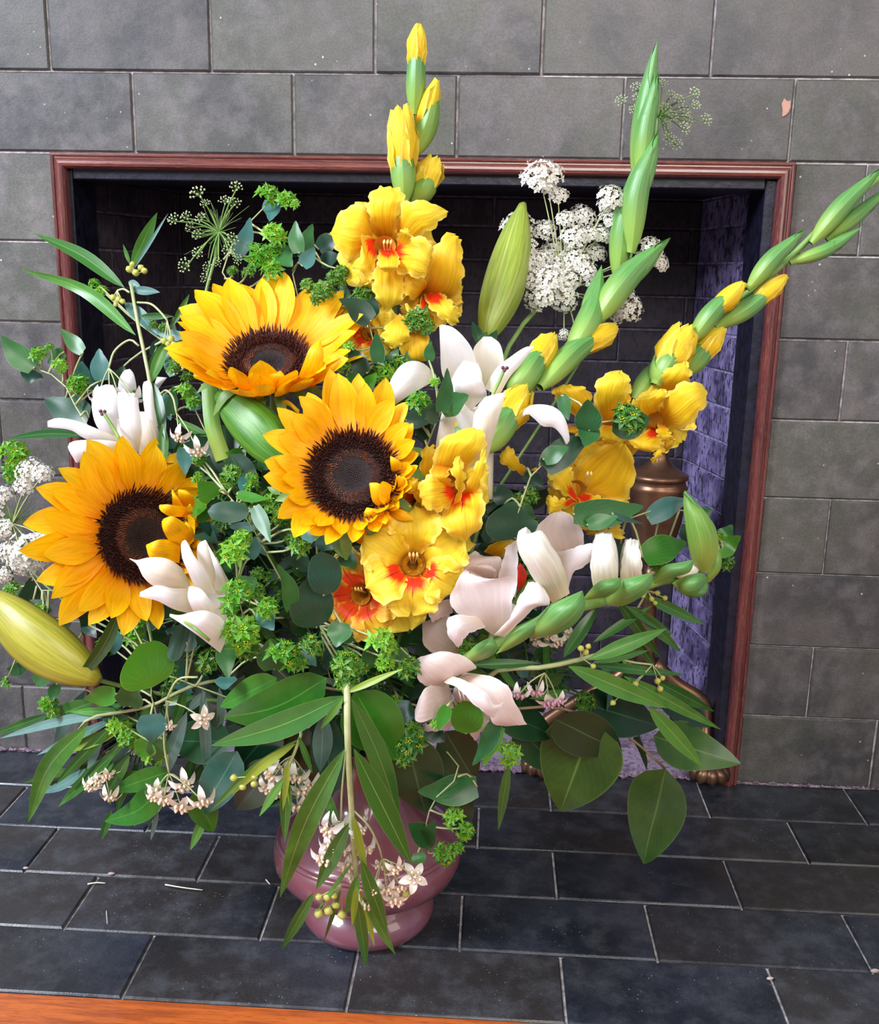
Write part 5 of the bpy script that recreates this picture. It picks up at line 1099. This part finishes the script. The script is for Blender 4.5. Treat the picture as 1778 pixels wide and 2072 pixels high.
milkweed('milkweed spray hanging down in front of the vase, longest narrow leaves', [(705, 1340, -.0), (702, 1400, -.05), (703, 1500, -.075), (710, 1620, -.08), (716, 1720, -.08), (722, 1800, -.08)],
    [(697, 1408, 428, 1508, 60, LD, dict(bend=-.04, dy=-.055)), (700, 1402, 815, 1353, 16, LY, dict(dy=-.05)), (695, 1412, 648, 1475, 18, LA, dict(dy=-.06)), (712, 1415, 808, 1658, 48, LD, dict(dy=-.055, bend=-.03)), (716, 1515, 834, 1752, 52, LA, dict(dy=-.08)), (698, 1515, 566, 1815, 54, LA, dict(dy=-.08, bend=.04)),
     (706, 1665, 640, 1800, 36, LD, dict(dy=-.09)), (715, 1650, 742, 1770, 20, LY, dict(dy=-.09)), (730, 1740, 784, 1890, 34, LA, dict(dy=-.095)), (712, 1745, 640, 1845, 10, LA, dict(dy=-.085)), (635, 1805, 569, 1922, 26, LA, dict(dy=-.085)), (722, 1815, 741, 1956, 28, LD, dict(dy=-.09)), (735, 1815, 800, 1932, 22, LA, dict(dy=-.085)), (725, 1770, 700, 1850, 24, LA, dict(dy=-.095)), (722, 1790, 712, 1875, 16, LY, dict(dy=-.1)), (728, 1800, 758, 1915, 16, LY, dict(dy=-.085)), (690, 1800, 655, 1905, 10, LD, dict(dy=-.085)), (660, 1600, 682, 1680, 22, LA, dict(dy=-.06)), (655, 1445, 648, 1562, 46, LB, dict(dy=-.03))],
    [((690, 1662, -.075), dict(fl=[(664, 1680, 27), (655, 1738, 28), (690, 1672, 24), (702, 1752, 26), (668, 1712, 24), (738, 1720, 24), (728, 1682, 20), (690, 1720, 24), (715, 1775, 22)], arch=[(700, 1520, -.07), (692, 1600, -.07)], white=True)),
     ((773, 1738, -.08), dict(fl=[(838, 1775, 28, (.3, .3, .8)), (800, 1758, 22), (768, 1752, 18), (800, 1822, 26), (782, 1800, 22), (745, 1830, 22), (812, 1795, 20), (755, 1800, 20)], arch=[(715, 1640, -.08), (745, 1670, -.085), (765, 1710, -.085)], buds=[(820, 1808, 10), (792, 1822, 10), (755, 1820, 9)])),
     ((690, 1790, -.08), dict(fl=[], buds=[(645, 1848, 12), (665, 1842, 12), (680, 1830, 11), (692, 1850, 12), (662, 1815, 10), (676, 1812, 9), (645, 1815, 9)]))], rp=7)
milkweed('milkweed spray left of the vase neck with cream flower cluster', [(620, 1420, -.0), (608, 1490, -.035), (588, 1540, -.045), (578, 1570, -.045)],
    [(605, 1495, 425, 1640, 20, LA, dict(dy=-.04, bend=.04)), (598, 1505, 470, 1608, 22, LY, dict(dy=-.05, bend=.05)), (580, 1560, 576, 1705, 26, LA, dict(dy=-.055)), (578, 1570, 524, 1652, 20, LA, dict(dy=-.055)), (584, 1540, 572, 1640, 14, LY, dict(dy=-.06)), (604, 1490, 632, 1565, 14, LA, dict(dy=-.04)), (575, 1550, 590, 1640, 12, LY, dict(dy=-.055))],
    [((590, 1530, -.03), dict(fl=[(548, 1568, 25), (562, 1602, 27), (598, 1572, 26), (612, 1602, 26), (602, 1632, 24), (580, 1558, 22), (540, 1595, 22), (628, 1590, 22)])), ((520, 1570, -.045), dict(fl=[], buds=[(473, 1574, 9), (491, 1592, 9), (514, 1586, 9), (515, 1572, 8)]))], rp=4)
milkweed('milkweed spray fanning to the lower left over the hearth tiles', [(420, 1380, .01), (300, 1430, -.01), (190, 1450, -.02), (160, 1475, -.02)],
    [(245, 1440, 0, 1494, 22, LB, dict(bend=.03)), (100, 1445, -30, 1492, 20, LD, {}), (240, 1450, 75, 1528, 20, LB, {}), (232, 1462, 112, 1588, 26, LA, {}), (178, 1468, 57, 1664, 46, LA, dict(bend=.10, dy=-.03)), (235, 1520, 118, 1632, 30, LA, {}), (262, 1528, 213, 1612, 26, LD, {}), (190, 1420, 88, 1458, 40, LD, dict(dy=.005)), (258, 1440, 140, 1440, 20, LA, {}),
     (378, 1440, 318, 1602, 34, LB, {}), (410, 1392, 421, 1590, 26, LB, {}), (415, 1400, 380, 1440, 20, LB, {}), (225, 1640, 205, 1700, 18, LA, {}), (240, 1480, 120, 1522, 30, LY, dict(dy=.0)), (262, 1490, 150, 1600, 20, LD, {}), (230, 1545, 158, 1608, 22, LA, {}), (250, 1215, 146, 1390, 32, LD, dict(bend=-.06, dy=-.06)), (205, 1165, 152, 1200, 12, LA, {}), (215, 1170, 185, 1220, 16, LA, {}), (320, 1640, 305, 1700, 12, LB, {}), (420, 1640, 385, 1720, 22, LA, {}), (245, 1560, 225, 1560, 10, LY, {})],
    [((342, 1565, -.03), dict(fl=[(320, 1600, 25), (332, 1618, 24), (372, 1588, 24), (366, 1632, 27), (410, 1622, 25), (310, 1612, 20)], arch=[(340, 1420, -.02), (332, 1500, -.025)])), ((210, 1560, -.02), dict(fl=[(196, 1582, 18), (180, 1592, 18), (222, 1612, 20), (215, 1570, 18)])),
     ((335, 1418, -.03), dict(fl=[(411, 1455, 24, (.5, -.1, .7)), (342, 1470, 14)], arch=[(400, 1370, -.02), (360, 1375, -.025)]))], rp=4)
milkweed('milkweed spray at lower right with striped narrow leaves and purple white flowers', [(960, 1390, .02), (1010, 1355, -.02), (1100, 1350, -.035), (1190, 1330, -.04), (1240, 1315, -.04)],
    [(1150, 1348, 1348, 1432, 44, LA, dict(dy=-.055)), (1190, 1335, 1348, 1272, 34, LA, dict(dy=-.05)), (1200, 1340, 1312, 1316, 20, LA, dict(dy=-.05)), (1195, 1345, 1385, 1366, 22, LD, dict(dy=-.045)), (1262, 1368, 1458, 1476, 30, LA, dict(dy=-.045)), (1312, 1430, 1422, 1552, 38, LA, dict(dy=-.05)), (1140, 1330, 1212, 1222, 30, LD, dict(dy=-.03)), (950, 1345, 1092, 1342, 22, LD, dict(dy=-.03)),
     (1248, 1215, 1336, 1330, 26, LD, dict(dy=-.02)), (1288, 1235, 1378, 1320, 24, LD, dict(dy=-.02)), (1300, 1205, 1425, 1264, 26, LD, dict(dy=-.02)), (1265, 1225, 1362, 1285, 22, LD, dict(dy=-.02)), (1200, 1300, 1320, 1225, 20, LD, dict(dy=-.02)), (1320, 1375, 1445, 1440, 30, LD, dict(dy=-.02)), (1270, 1375, 1340, 1430, 24, LD, dict(dy=-.03)), (1290, 1300, 1325, 1350, 18, LD, {})],
    [((1102, 1362, -.04), dict(fl=[(1050, 1405, 21, (-.2, -.8, .5)), (1085, 1400, 21, (0, -.8, .5)), (1110, 1422, 23, (0, -.8, .6)), (1128, 1418, 22, (.1, -.8, .6))], white=True, purple=True)), ((1125, 1280, -.02), dict(fl=[(1085, 1292, 20), (1110, 1285, 18), (1128, 1300, 20), (1150, 1285, 18)])),
     ((1320, 1345, -.045), dict(fl=[], buds=[(1285, 1384, 8), (1330, 1378, 8), (1340, 1372, 7), (1335, 1394, 8), (1240, 1422, 7)], arch=[(1240, 1330, -.04), (1280, 1340, -.045)])), ((1310, 1195, -.02), dict(fl=[], buds=[(1300, 1205, 7), (1318, 1212, 7), (1330, 1200, 7), (1345, 1210, 7), (1325, 1220, 6)], arch=[(1290, 1230, -.01)])), ((1175, 1330, -.05), dict(fl=[], buds=[(1175, 1312, 8), (1185, 1320, 8), (1200, 1348, 7), (1190, 1308, 7)]))], rp=6)

# ================================================================== broad leaves
def broad(label, stempts, leaves, smat='stem_brown', name='leafy_branch', rp=3.5):
    t = root(name, label, 'foliage', 'broad leaved branches'); stem(t, [PD(*p) for p in stempts], rp, smat)
    for i, L in enumerate(leaves):
        bx, by, tx, ty, w, mat = L[:6]; k = dict(L[6]) if len(L) > 6 else {}; k.setdefault('prof', OVATE); k.setdefault('nu', 6); k.setdefault('nv', 12); k.setdefault('fold', .12); leafL(t, bx, by, tx, ty, w, mat, **k)
broad('broad leaved branch at lower right with one leaf hanging over the hearth', [(960, 1440, .04), (1100, 1430, .0), (1190, 1450, -.0), (1270, 1490, -.0), (1345, 1555, -.005)],
      [(1346, 1556, 1302, 1748, 124, 'leaf_salal', dict(dy=-.01, roll=.15)), (1322, 1490, 1497, 1545, 96, 'leaf_salal', dict(dy=-.0)), (1200, 1460, 1134, 1642, 168, 'leaf_salal', dict(dy=-.01, prof=lambda t: max(.03, math.sin(math.pi*t**.62)**.8))), (1120, 1455, 1258, 1520, 100, 'leaf_broad_dark', dict(dy=-.02, roll=.4)), (1170, 1420, 1335, 1470, 96, 'leaf_broad_dark', dict(dy=.005)), (1290, 1490, 1310, 1560, 40, 'leaf_salal', dict(dy=.01, roll=1.0)), (1330, 1400, 1440, 1470, 60, 'leaf_broad_dark', dict(dy=.02))])
broad('dark glossy broad leaves left of centre above the vase', [(720, 1400, .01), (650, 1390, -.01)],
      [(660, 1372, 452, 1452, 92, 'leaf_broad', dict(dy=-.03, bend=-.08)), (560, 1372, 446, 1430, 56, 'leaf_broad', dict(dy=-.02)), (718, 1400, 800, 1540, 124, 'leaf_broad', dict(dy=-.03)), (655, 1445, 672, 1610, 66, 'leaf_teal', dict(dy=-.01)), (480, 1520, 405, 1650, 80, 'leaf_teal', dict(dy=-.01)), (560, 1540, 478, 1640, 84, 'leaf_broad_dark', dict(dy=-.005)), (620, 1560, 520, 1630, 64, 'leaf_broad_dark', dict(dy=.0)),
       (470, 1500, 330, 1500, 90, 'leaf_broad_dark', dict(dy=.01)), (332, 1585, 213, 1662, 58, 'leaf_broad', dict(dy=-.02, bend=-.12)), (345, 1560, 228, 1600, 44, 'leaf_broad', dict(dy=-.01)), (395, 1600, 432, 1682, 60, 'leaf_broad', dict(dy=-.01)), (560, 1460, 480, 1560, 90, 'leaf_broad_dark', dict(dy=.01)), (620, 1470, 560, 1590, 90, 'leaf_broad_dark', dict(dy=.02)), (690, 1500, 640, 1620, 90, 'leaf_broad_dark', dict(dy=.01)), (440, 1430, 340, 1500, 80, 'leaf_broad_dark', dict(dy=.02)),
       (430, 880, 400, 960, 92, 'leaf_broad_dark', dict(dy=.02)), (450, 860, 480, 990, 76, 'leaf_broad_dark', dict(dy=.02)), (465, 920, 520, 1010, 60, 'leaf_broad_dark', dict(dy=.01)), (405, 890, 352, 980, 60, 'leaf_broad', dict(dy=.02))])
broad('blackish green broad leaves hanging right of the vase neck', [(800, 1400, .02), (820, 1480, .0)],
      [(820, 1490, 862, 1648, 120, 'leaf_broad_dark', dict(dy=-.01)), (900, 1480, 960, 1580, 90, 'leaf_broad_dark', dict(dy=.01)), (800, 1440, 780, 1560, 110, 'leaf_broad_dark', dict(dy=.01)), (1040, 1470, 1140, 1560, 80, 'leaf_broad_dark', dict(dy=.02)), (1000, 1430, 1120, 1490, 80, 'leaf_broad_dark', dict(dy=.02)), (1030, 1540, 1008, 1680, 20, LD, dict(dy=-.02, prof=LANCE)), (930, 1580, 930, 1700, 60, 'leaf_broad_dark', dict(dy=.02)), (760, 1400, 740, 1500, 80, 'leaf_broad', dict(dy=.01))])
t = root('strap_leaf', 'pale green strap leaf rising between the upper and lower left sunflowers', 'foliage'); stem(t, [PD(560, 1150, .05), PD(470, 960, .02), PD(432, 885, .01)], 7, 'spathe_lime')
petal(t, [(452, 930, .01), (430, 860, .0), (423, 775, .0)], 34, 'spathe_lime', name='leaf', prof=lambda t: .95, cup=-.3)

# ================================================================== clasping-leaf sprigs
R_, RDk, RB, RG = 'leaf_round', 'leaf_round_dark', 'leaf_round_blue', 'leaf_round_bright'
sprig('round leaved sprig reaching the left edge in front of the tiles', [(430, 1160, .06), (260, 960, .03), (168, 850, .0), (140, 792, .0), (108, 760, .0), (62, 742, .0)],
      [(68, 745, 3, 680, 50, R_), (70, 750, 60, 775, 46, RDk), (168, 712, 122, 665, 32, R_), (130, 712, 96, 735, 30, R_), (180, 845, 92, 808, 72, RDk, .01), (205, 770, 200, 705, 40, RB), (165, 770, 165, 730, 32, RB), (190, 790, 200, 735, 30, RB), (120, 860, 200, 880, 40, RDk, .02), (230, 780, 250, 740, 36, RDk, .02)],
      [(76, 712, 20), (118, 735, 17), (153, 770, 24), (100, 700, 10)])
sprig('round leaved sprig with starry green head at upper left of the firebox', [(590, 900, .06), (500, 640, .03), (453, 560, .0), (455, 520, .0), (505, 450, .0), (552, 402, .0)],
      [(476, 520, 506, 440, 34, RB, -.005), (548, 402, 545, 448, 40, RB), (560, 500, 592, 540, 50, R_), (475, 580, 450, 600, 30, R_)], [(540, 390, 26), (580, 400, 22), (596, 410, 12), (556, 468, 28), (522, 512, 32), (545, 505, 26, False), (548, 540, 26), (500, 550, 14, True), (470, 545, 12, True)])
sprig('round leaved sprig with paired leaves above the topmost sunflower', [(650, 900, .07), (610, 640, .04), (592, 545, .02), (615, 505, .01)],
      [(605, 512, 598, 447, 34, R_), (614, 522, 632, 454, 36, R_), (612, 538, 636, 500, 34, RB), (645, 505, 690, 480, 42, RDk, .02), (650, 530, 690, 520, 36, RDk, .02)], [(680, 560, 22, True), (655, 585, 24, True), (692, 545, 16, True), (640, 600, 16, True), (622, 575, 16, True)])
sprig('round leaved sprig with dark heads behind the top yellow gladiolus flowers', [(760, 1000, .06), (765, 760, .02), (745, 650, .0)],
      [(690, 620, 692, 572, 36, R_), (750, 650, 686, 605, 56, RDk, -.01), (745, 640, 760, 600, 40, RDk), (765, 735, 762, 672, 32, R_, -.02), (742, 755, 705, 700, 40, RDk, -.005), (760, 700, 780, 740, 34, R_), (735, 785, 762, 755, 28, RG), (700, 760, 740, 790, 36, R_)],
      [(735, 592, 24, True), (842, 640, 30, True), (862, 655, 18, True), (700, 700, 15), (690, 735, 20), (695, 772, 16), (720, 795, 15), (745, 800, 12)])
sprig('round leaved sprig crossing the upper white lily', [(820, 1060, .06), (855, 930, .02), (890, 835, -.03)],
      [(893, 835, 905, 745, 36, R_, -.055), (892, 832, 948, 800, 52, R_, -.05), (888, 838, 850, 835, 44, RDk, -.04), (868, 730, 872, 690, 26, R_, -.01), (820, 850, 880, 850, 40, RDk, .0), (840, 880, 870, 850, 44, RDk, .01), (800, 760, 810, 720, 40, RDk, .02)], [(852, 808, 26, False, -.045), (862, 830, 16, False, -.04), (880, 770, 12, False, -.04)])
sprig('long round leaved sprig curving right to a spiky head on the yellow gladiolus', [(970, 1230, .04), (1042, 1062, -.02), (1062, 985, -.03), (1090, 945, -.035), (1150, 895, -.045), (1205, 858, -.05), (1265, 848, -.05)],
      [(1042, 1090, 1040, 1015, 112, RDk, -.02), (1020, 1020, 1010, 980, 44, RDk, -.01), (1102, 948, 1196, 885, 60, RDk, -.04), (1100, 930, 1150, 905, 40, R_, -.045), (1192, 872, 1188, 808, 58, R_, -.055), (1195, 860, 1183, 905, 48, R_, -.05), (1240, 850, 1315, 848, 74, R_, -.05, dict(roll=0)), (1135, 800, 1150, 850, 30, R_, -.02), (1060, 960, 1100, 985, 30, RDk, -.0)],
      [(1278, 843, 36, True, -.07), (1075, 1000, 20, True, -.01), (1050, 1010, 18, True, -.01)])
sprig('round leaved sprig at right beside the white gladiolus tip', [(1050, 1300, .04), (1180, 1120, .0), (1245, 1062, -.02), (1340, 1030, -.02), (1420, 1045, -.015), (1460, 1100, -.015)],
      [(1160, 1040, 1302, 1024, 62, R_, -.04, dict(roll=.1)), (1188, 1062, 1250, 1045, 34, R_, -.045), (1240, 1040, 1300, 1060, 14, RB, -.05), (1310, 1050, 1395, 1012, 46, RB, -.02), (1300, 1128, 1390, 1098, 62, RG, -.025), (1395, 1050, 1440, 1030, 40, R_, -.01), (1455, 1095, 1482, 1062, 36, R_, -.005), (1452, 1122, 1498, 1084, 42, RG, -.01), (1390, 1060, 1398, 1110, 30, RDk, .0), (1255, 1100, 1290, 1140, 30, RDk, .0)],
      [(1472, 1135, 20, True), (1335, 1145, 20), (1320, 1125, 14), (1455, 1085, 14)])
sprig('round leaved sprig at lower left with the largest round leaf', [(560, 1440, .04), (430, 1400, .0), (350, 1370, -.01), (308, 1358, -.02), (308, 1420, -.025), (335, 1500, -.02), (342, 1565, -.02)],
      [(305, 1392, 278, 1305, 122, RG, -.03, dict(roll=.1, prof=ROUND, dyt=-.04)), (262, 1430, 252, 1380, 60, R_, -.035), (235, 1405, 172, 1415, 44, RG, -.04), (305, 1445, 308, 1502, 62, RB, -.04, dict(prof=HEART)), (300, 1500, 280, 1530, 50, RG, -.03), (320, 1495, 315, 1540, 50, R_, -.025), (232, 1280, 230, 1325, 30, RB, -.03), (378, 1300, 345, 1290, 86, RDk, -.01, dict(prof=ROUND)), (400, 1290, 350, 1280, 60, RDk, 0), (180, 1200, 168, 1285, 44, RDk, -.0), (170, 1260, 195, 1290, 30, RDk, 0), (205, 1440, 260, 1450, 40, RDk, .0)],
      [(212, 1305, 22), (265, 1278, 25), (292, 1238, 18), (240, 1468, 24), (257, 1492, 22), (305, 1520, 26), (415, 1338, 28, True), (290, 1245, 14), (98, 1422, 20), (105, 1440, 14, True), (235, 1210, 14)])
sprig('bright starry heads beside the half open lily at lower left', [(620, 1400, .03), (540, 1330, .0), (495, 1260, -.01), (480, 1180, -.01)],
      [(455, 1300, 462, 1372, 42, R_, -.03), (460, 1370, 455, 1395, 46, RB, -.02), (530, 1230, 555, 1275, 46, RB, -.02), (520, 1250, 500, 1280, 40, R_, -.02), (555, 1355, 548, 1290, 66, R_, -.015), (505, 1130, 515, 1085, 30, RB, -.01), (480, 1200, 520, 1170, 50, R_, -.01), (420, 1300, 400, 1260, 40, RDk), (575, 1250, 590, 1230, 30, R_)],
      [(478, 1200, 36, False, -.05), (465, 1225, 22, False, -.04), (490, 1275, 40, False, -.05), (500, 1310, 26, True, -.03), (540, 1228, 26, False, -.04), (572, 1322, 36, False, -.04), (600, 1340, 22, True, -.03), (622, 1305, 26, True, -.03), (470, 1110, 34, False, -.03), (490, 1085, 20, False, -.02), (515, 1195, 22, True, -.01), (520, 1160, 16, True)])
sprig('small starry heads and smooth leaves left of the middle sunflower', [(640, 1300, .04), (545, 1130, .0), (500, 1050, -.0), (460, 1000, -.0)],
      [(505, 1035, 420, 1035, 46, RDk, -.015, dict(roll=0, prof=ROUND)), (430, 1010, 400, 975, 50, RG, -.02), (515, 1025, 548, 1098, 34, R_, -.02), (480, 1000, 545, 1010, 24, RG, -.01), (372, 905, 375, 960, 34, RB, -.0), (500, 960, 490, 1000, 28, RB), (620, 1075, 630, 1100, 30, RB, -.04), (590, 1060, 560, 1080, 40, RDk), (350, 920, 330, 940, 30, R_)],
      [(400, 930, 15), (402, 965, 14, False), (465, 960, 26, True), (505, 985, 18), (510, 965, 14), (545, 1010, 20), (560, 1035, 24, True), (608, 1100, 26, True, -.03), (590, 1085, 18, True), (575, 1050, 18, True), (440, 1050, 14, True)])
sprig('dark round leaves in the gap below the middle sunflower', [(680, 1400, .04), (650, 1280, .01), (640, 1180, .0)],
      [(590, 1232, 560, 1142, 44, R_, -.03, dict(roll=.5)), (655, 1205, 650, 1115, 72, RDk, -.025, dict(prof=ROUND)), (640, 1270, 620, 1175, 96, RDk, -.015, dict(prof=ROUND)), (690, 1260, 680, 1310, 52, R_, -.02), (715, 1300, 705, 1270, 50, R_, -.01), (640, 1090, 680, 1110, 36, RDk, -.01), (600, 1150, 620, 1120, 46, RDk), (700, 1320, 650, 1350, 60, RDk), (690, 1120, 720, 1150, 40, R_, 0), (760, 1350, 745, 1300, 50, R_, -.01)],
      [(692, 1345, 32, True, -.04), (700, 1375, 26, True, -.04), (772, 1298, 34, False, -.045), (790, 1310, 22, True, -.03), (778, 1335, 20, False, -.03), (828, 1348, 26, True, -.035), (730, 1350, 18, True)])
sprig('round leaved sprig under the blush gladiolus with a nodding star head', [(850, 1470, .03), (905, 1440, -.02), (960, 1445, -.035), (1000, 1462, -.04), (1026, 1505, -.035)],
      [(942, 1485, 938, 1418, 70, RG, -.05, dict(prof=ROUND)), (905, 1428, 885, 1478, 30, RG, -.055), (1005, 1462, 955, 1548, 44, R_, -.05), (1012, 1470, 978, 1550, 34, RG, -.045), (870, 1470, 900, 1500, 44, RDk, .0), (800, 1430, 850, 1450, 50, RDk, .0), (810, 1310, 815, 1350, 36, R_, 0)],
      [(1030, 1525, 26, False, -.045), (828, 1500, 34, True, -.03), (822, 1530, 24, True, -.03), (835, 1470, 24, True, -.02), (880, 1465, 12, False, -.05)])
sprig('round leaved sprig hanging right of the vase with yellow centred stars', [(880, 1500, .03), (930, 1560, -.02), (885, 1610, -.03), (862, 1665, -.03), (868, 1730, -.03), (900, 1725, -.03)],
      [(965, 1592, 845, 1600, 66, R_, -.025, dict(roll=0)), (880, 1600, 960, 1575, 44, R_, -.02), (868, 1700, 826, 1668, 50, R_, -.035), (855, 1715, 880, 1660, 40, R_, -.035), (845, 1725, 850, 1755, 30, R_, -.035), (880, 1560, 920, 1640, 60, RDk, -.0)],
      [(915, 1655, 24, False, -.04), (945, 1680, 20, False, -.04), (905, 1728, 24, False, -.035), (925, 1715, 14, False, -.03)])
sprig('spiky green head and leaves beside the lace at the left edge', [(300, 1300, .05), (140, 1200, .02), (70, 1180, .01), (30, 1000, .01)],
      [(60, 1240, 62, 1170, 52, RDk, .01), (40, 970, 80, 940, 44, RB, .0), (95, 1245, 60, 1215, 40, RDk, .01), (20, 1360, 60, 1340, 30, R_, .02), (70, 1380, 120, 1350, 36, R_, .02), (115, 1385, 105, 1420, 26, R_, .0), (100, 1280, 145, 1260, 30, RDk, .02)], [(28, 915, 32, False, -.02), (20, 950, 26, False, -.02), (22, 1190, 20, True), (78, 1240, 22), (10, 1380, 14, True), (85, 1255, 14)])
sprig('dark sprig at upper left between milkweed and topmost sunflower', [(520, 1060, .05), (400, 840, .02), (370, 740, .0), (330, 690, .0)],
      [(345, 720, 350, 640, 22, R_), (352, 760, 345, 700, 30, RB), (395, 830, 385, 780, 34, RB), (375, 700, 350, 730, 26, R_), (330, 800, 345, 850, 28, RB), (400, 700, 380, 650, 26, RDk, .02), (410, 760, 400, 720, 34, RDk, .02), (310, 720, 330, 680, 24, RDk), (395, 700, 360, 690, 28, R_), (345, 840, 350, 780, 24, R_), (220, 770, 245, 750, 30, RDk, .03)],
      [(372, 790, 20), (390, 810, 18), (350, 740, 16, True), (380, 760, 16, True), (200, 585, 14), (190, 570, 12), (330, 660, 12, True), (310, 655, 10, True), (400, 925, 14)])

# dense dark foliage packed in the heart of the bouquet
fr = random.Random(77)
def inside(x, y): return ((x-690)/(430 if x < 690 else 470))**2 + ((y-1240)/(400 if y < 1240 else 265))**2 < 1
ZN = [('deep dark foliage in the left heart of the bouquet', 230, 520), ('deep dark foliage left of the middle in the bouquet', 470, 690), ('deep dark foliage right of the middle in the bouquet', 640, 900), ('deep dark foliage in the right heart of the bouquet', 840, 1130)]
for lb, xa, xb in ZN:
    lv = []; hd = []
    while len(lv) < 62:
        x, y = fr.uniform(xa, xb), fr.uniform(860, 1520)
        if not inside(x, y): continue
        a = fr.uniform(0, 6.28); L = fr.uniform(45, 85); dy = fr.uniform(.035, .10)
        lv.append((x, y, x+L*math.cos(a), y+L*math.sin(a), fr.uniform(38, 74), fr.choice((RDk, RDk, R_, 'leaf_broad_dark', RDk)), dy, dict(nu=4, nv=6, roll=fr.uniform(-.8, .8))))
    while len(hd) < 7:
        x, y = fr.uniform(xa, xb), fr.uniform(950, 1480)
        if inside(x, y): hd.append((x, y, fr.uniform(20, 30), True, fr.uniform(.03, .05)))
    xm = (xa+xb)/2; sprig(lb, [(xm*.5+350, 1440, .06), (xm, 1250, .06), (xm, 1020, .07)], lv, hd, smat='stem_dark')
SURF = [('small mixed leaves filling the gap between the left sunflowers', [(350, 540, 880, 1130)], 34), ('small mixed leaves around the bright starry heads at lower left', [(330, 620, 1130, 1400)], 46), ('small mixed leaves under the yellow gladiolus flowers', [(600, 860, 1250, 1420)], 30),
        ('small mixed leaves behind the white gladiolus stem', [(880, 1260, 1280, 1450)], 26), ('small mixed leaves between the middle sunflower and the upper white lily', [(690, 900, 700, 880)], 22), ('lower left fringe of leaves beneath the largest round leaf', [(150, 430, 1380, 1580)], 40)]
for lb, rects, cnt in SURF:
    lv = []; x0, x1, y0, y1 = rects[0]
    for i in range(cnt):
        x, y = fr.uniform(x0, x1), fr.uniform(y0, y1); lw = 'fringe' in lb or fr.random() < .3
        a = fr.uniform(1.6, 3.0) if 'fringe' in lb else fr.uniform(0, 6.28); L = fr.uniform(60, 120) if lw else fr.uniform(28, 55)
        lv.append((x, y, x+L*math.cos(a), y+L*math.sin(a), fr.uniform(14, 24) if lw else fr.uniform(24, 46), fr.choice((LA, LD, LD, LB) if lw else (R_, RDk, RB, RG, RDk, R_)), fr.uniform(.012, .04), dict(nu=4, nv=7, roll=fr.uniform(-.9, .9), prof=LANCE if lw else HEART)))
    hd = [(fr.uniform(x0, x1), fr.uniform(y0, y1), fr.uniform(14, 24), fr.random() < .7, fr.uniform(.0, .02)) for i in range(0 if 'fringe' in lb else cnt//6)]
    xm, ym = (x0+x1)/2, (y0+y1)/2; sprig(lb, [((xm+780)/2, (ym+1500)/2, .05), (xm, ym, .03)], lv, hd, smat='stem_dark')
for o in bpy.data.objects:
    if '_m' in o: del o['_m']
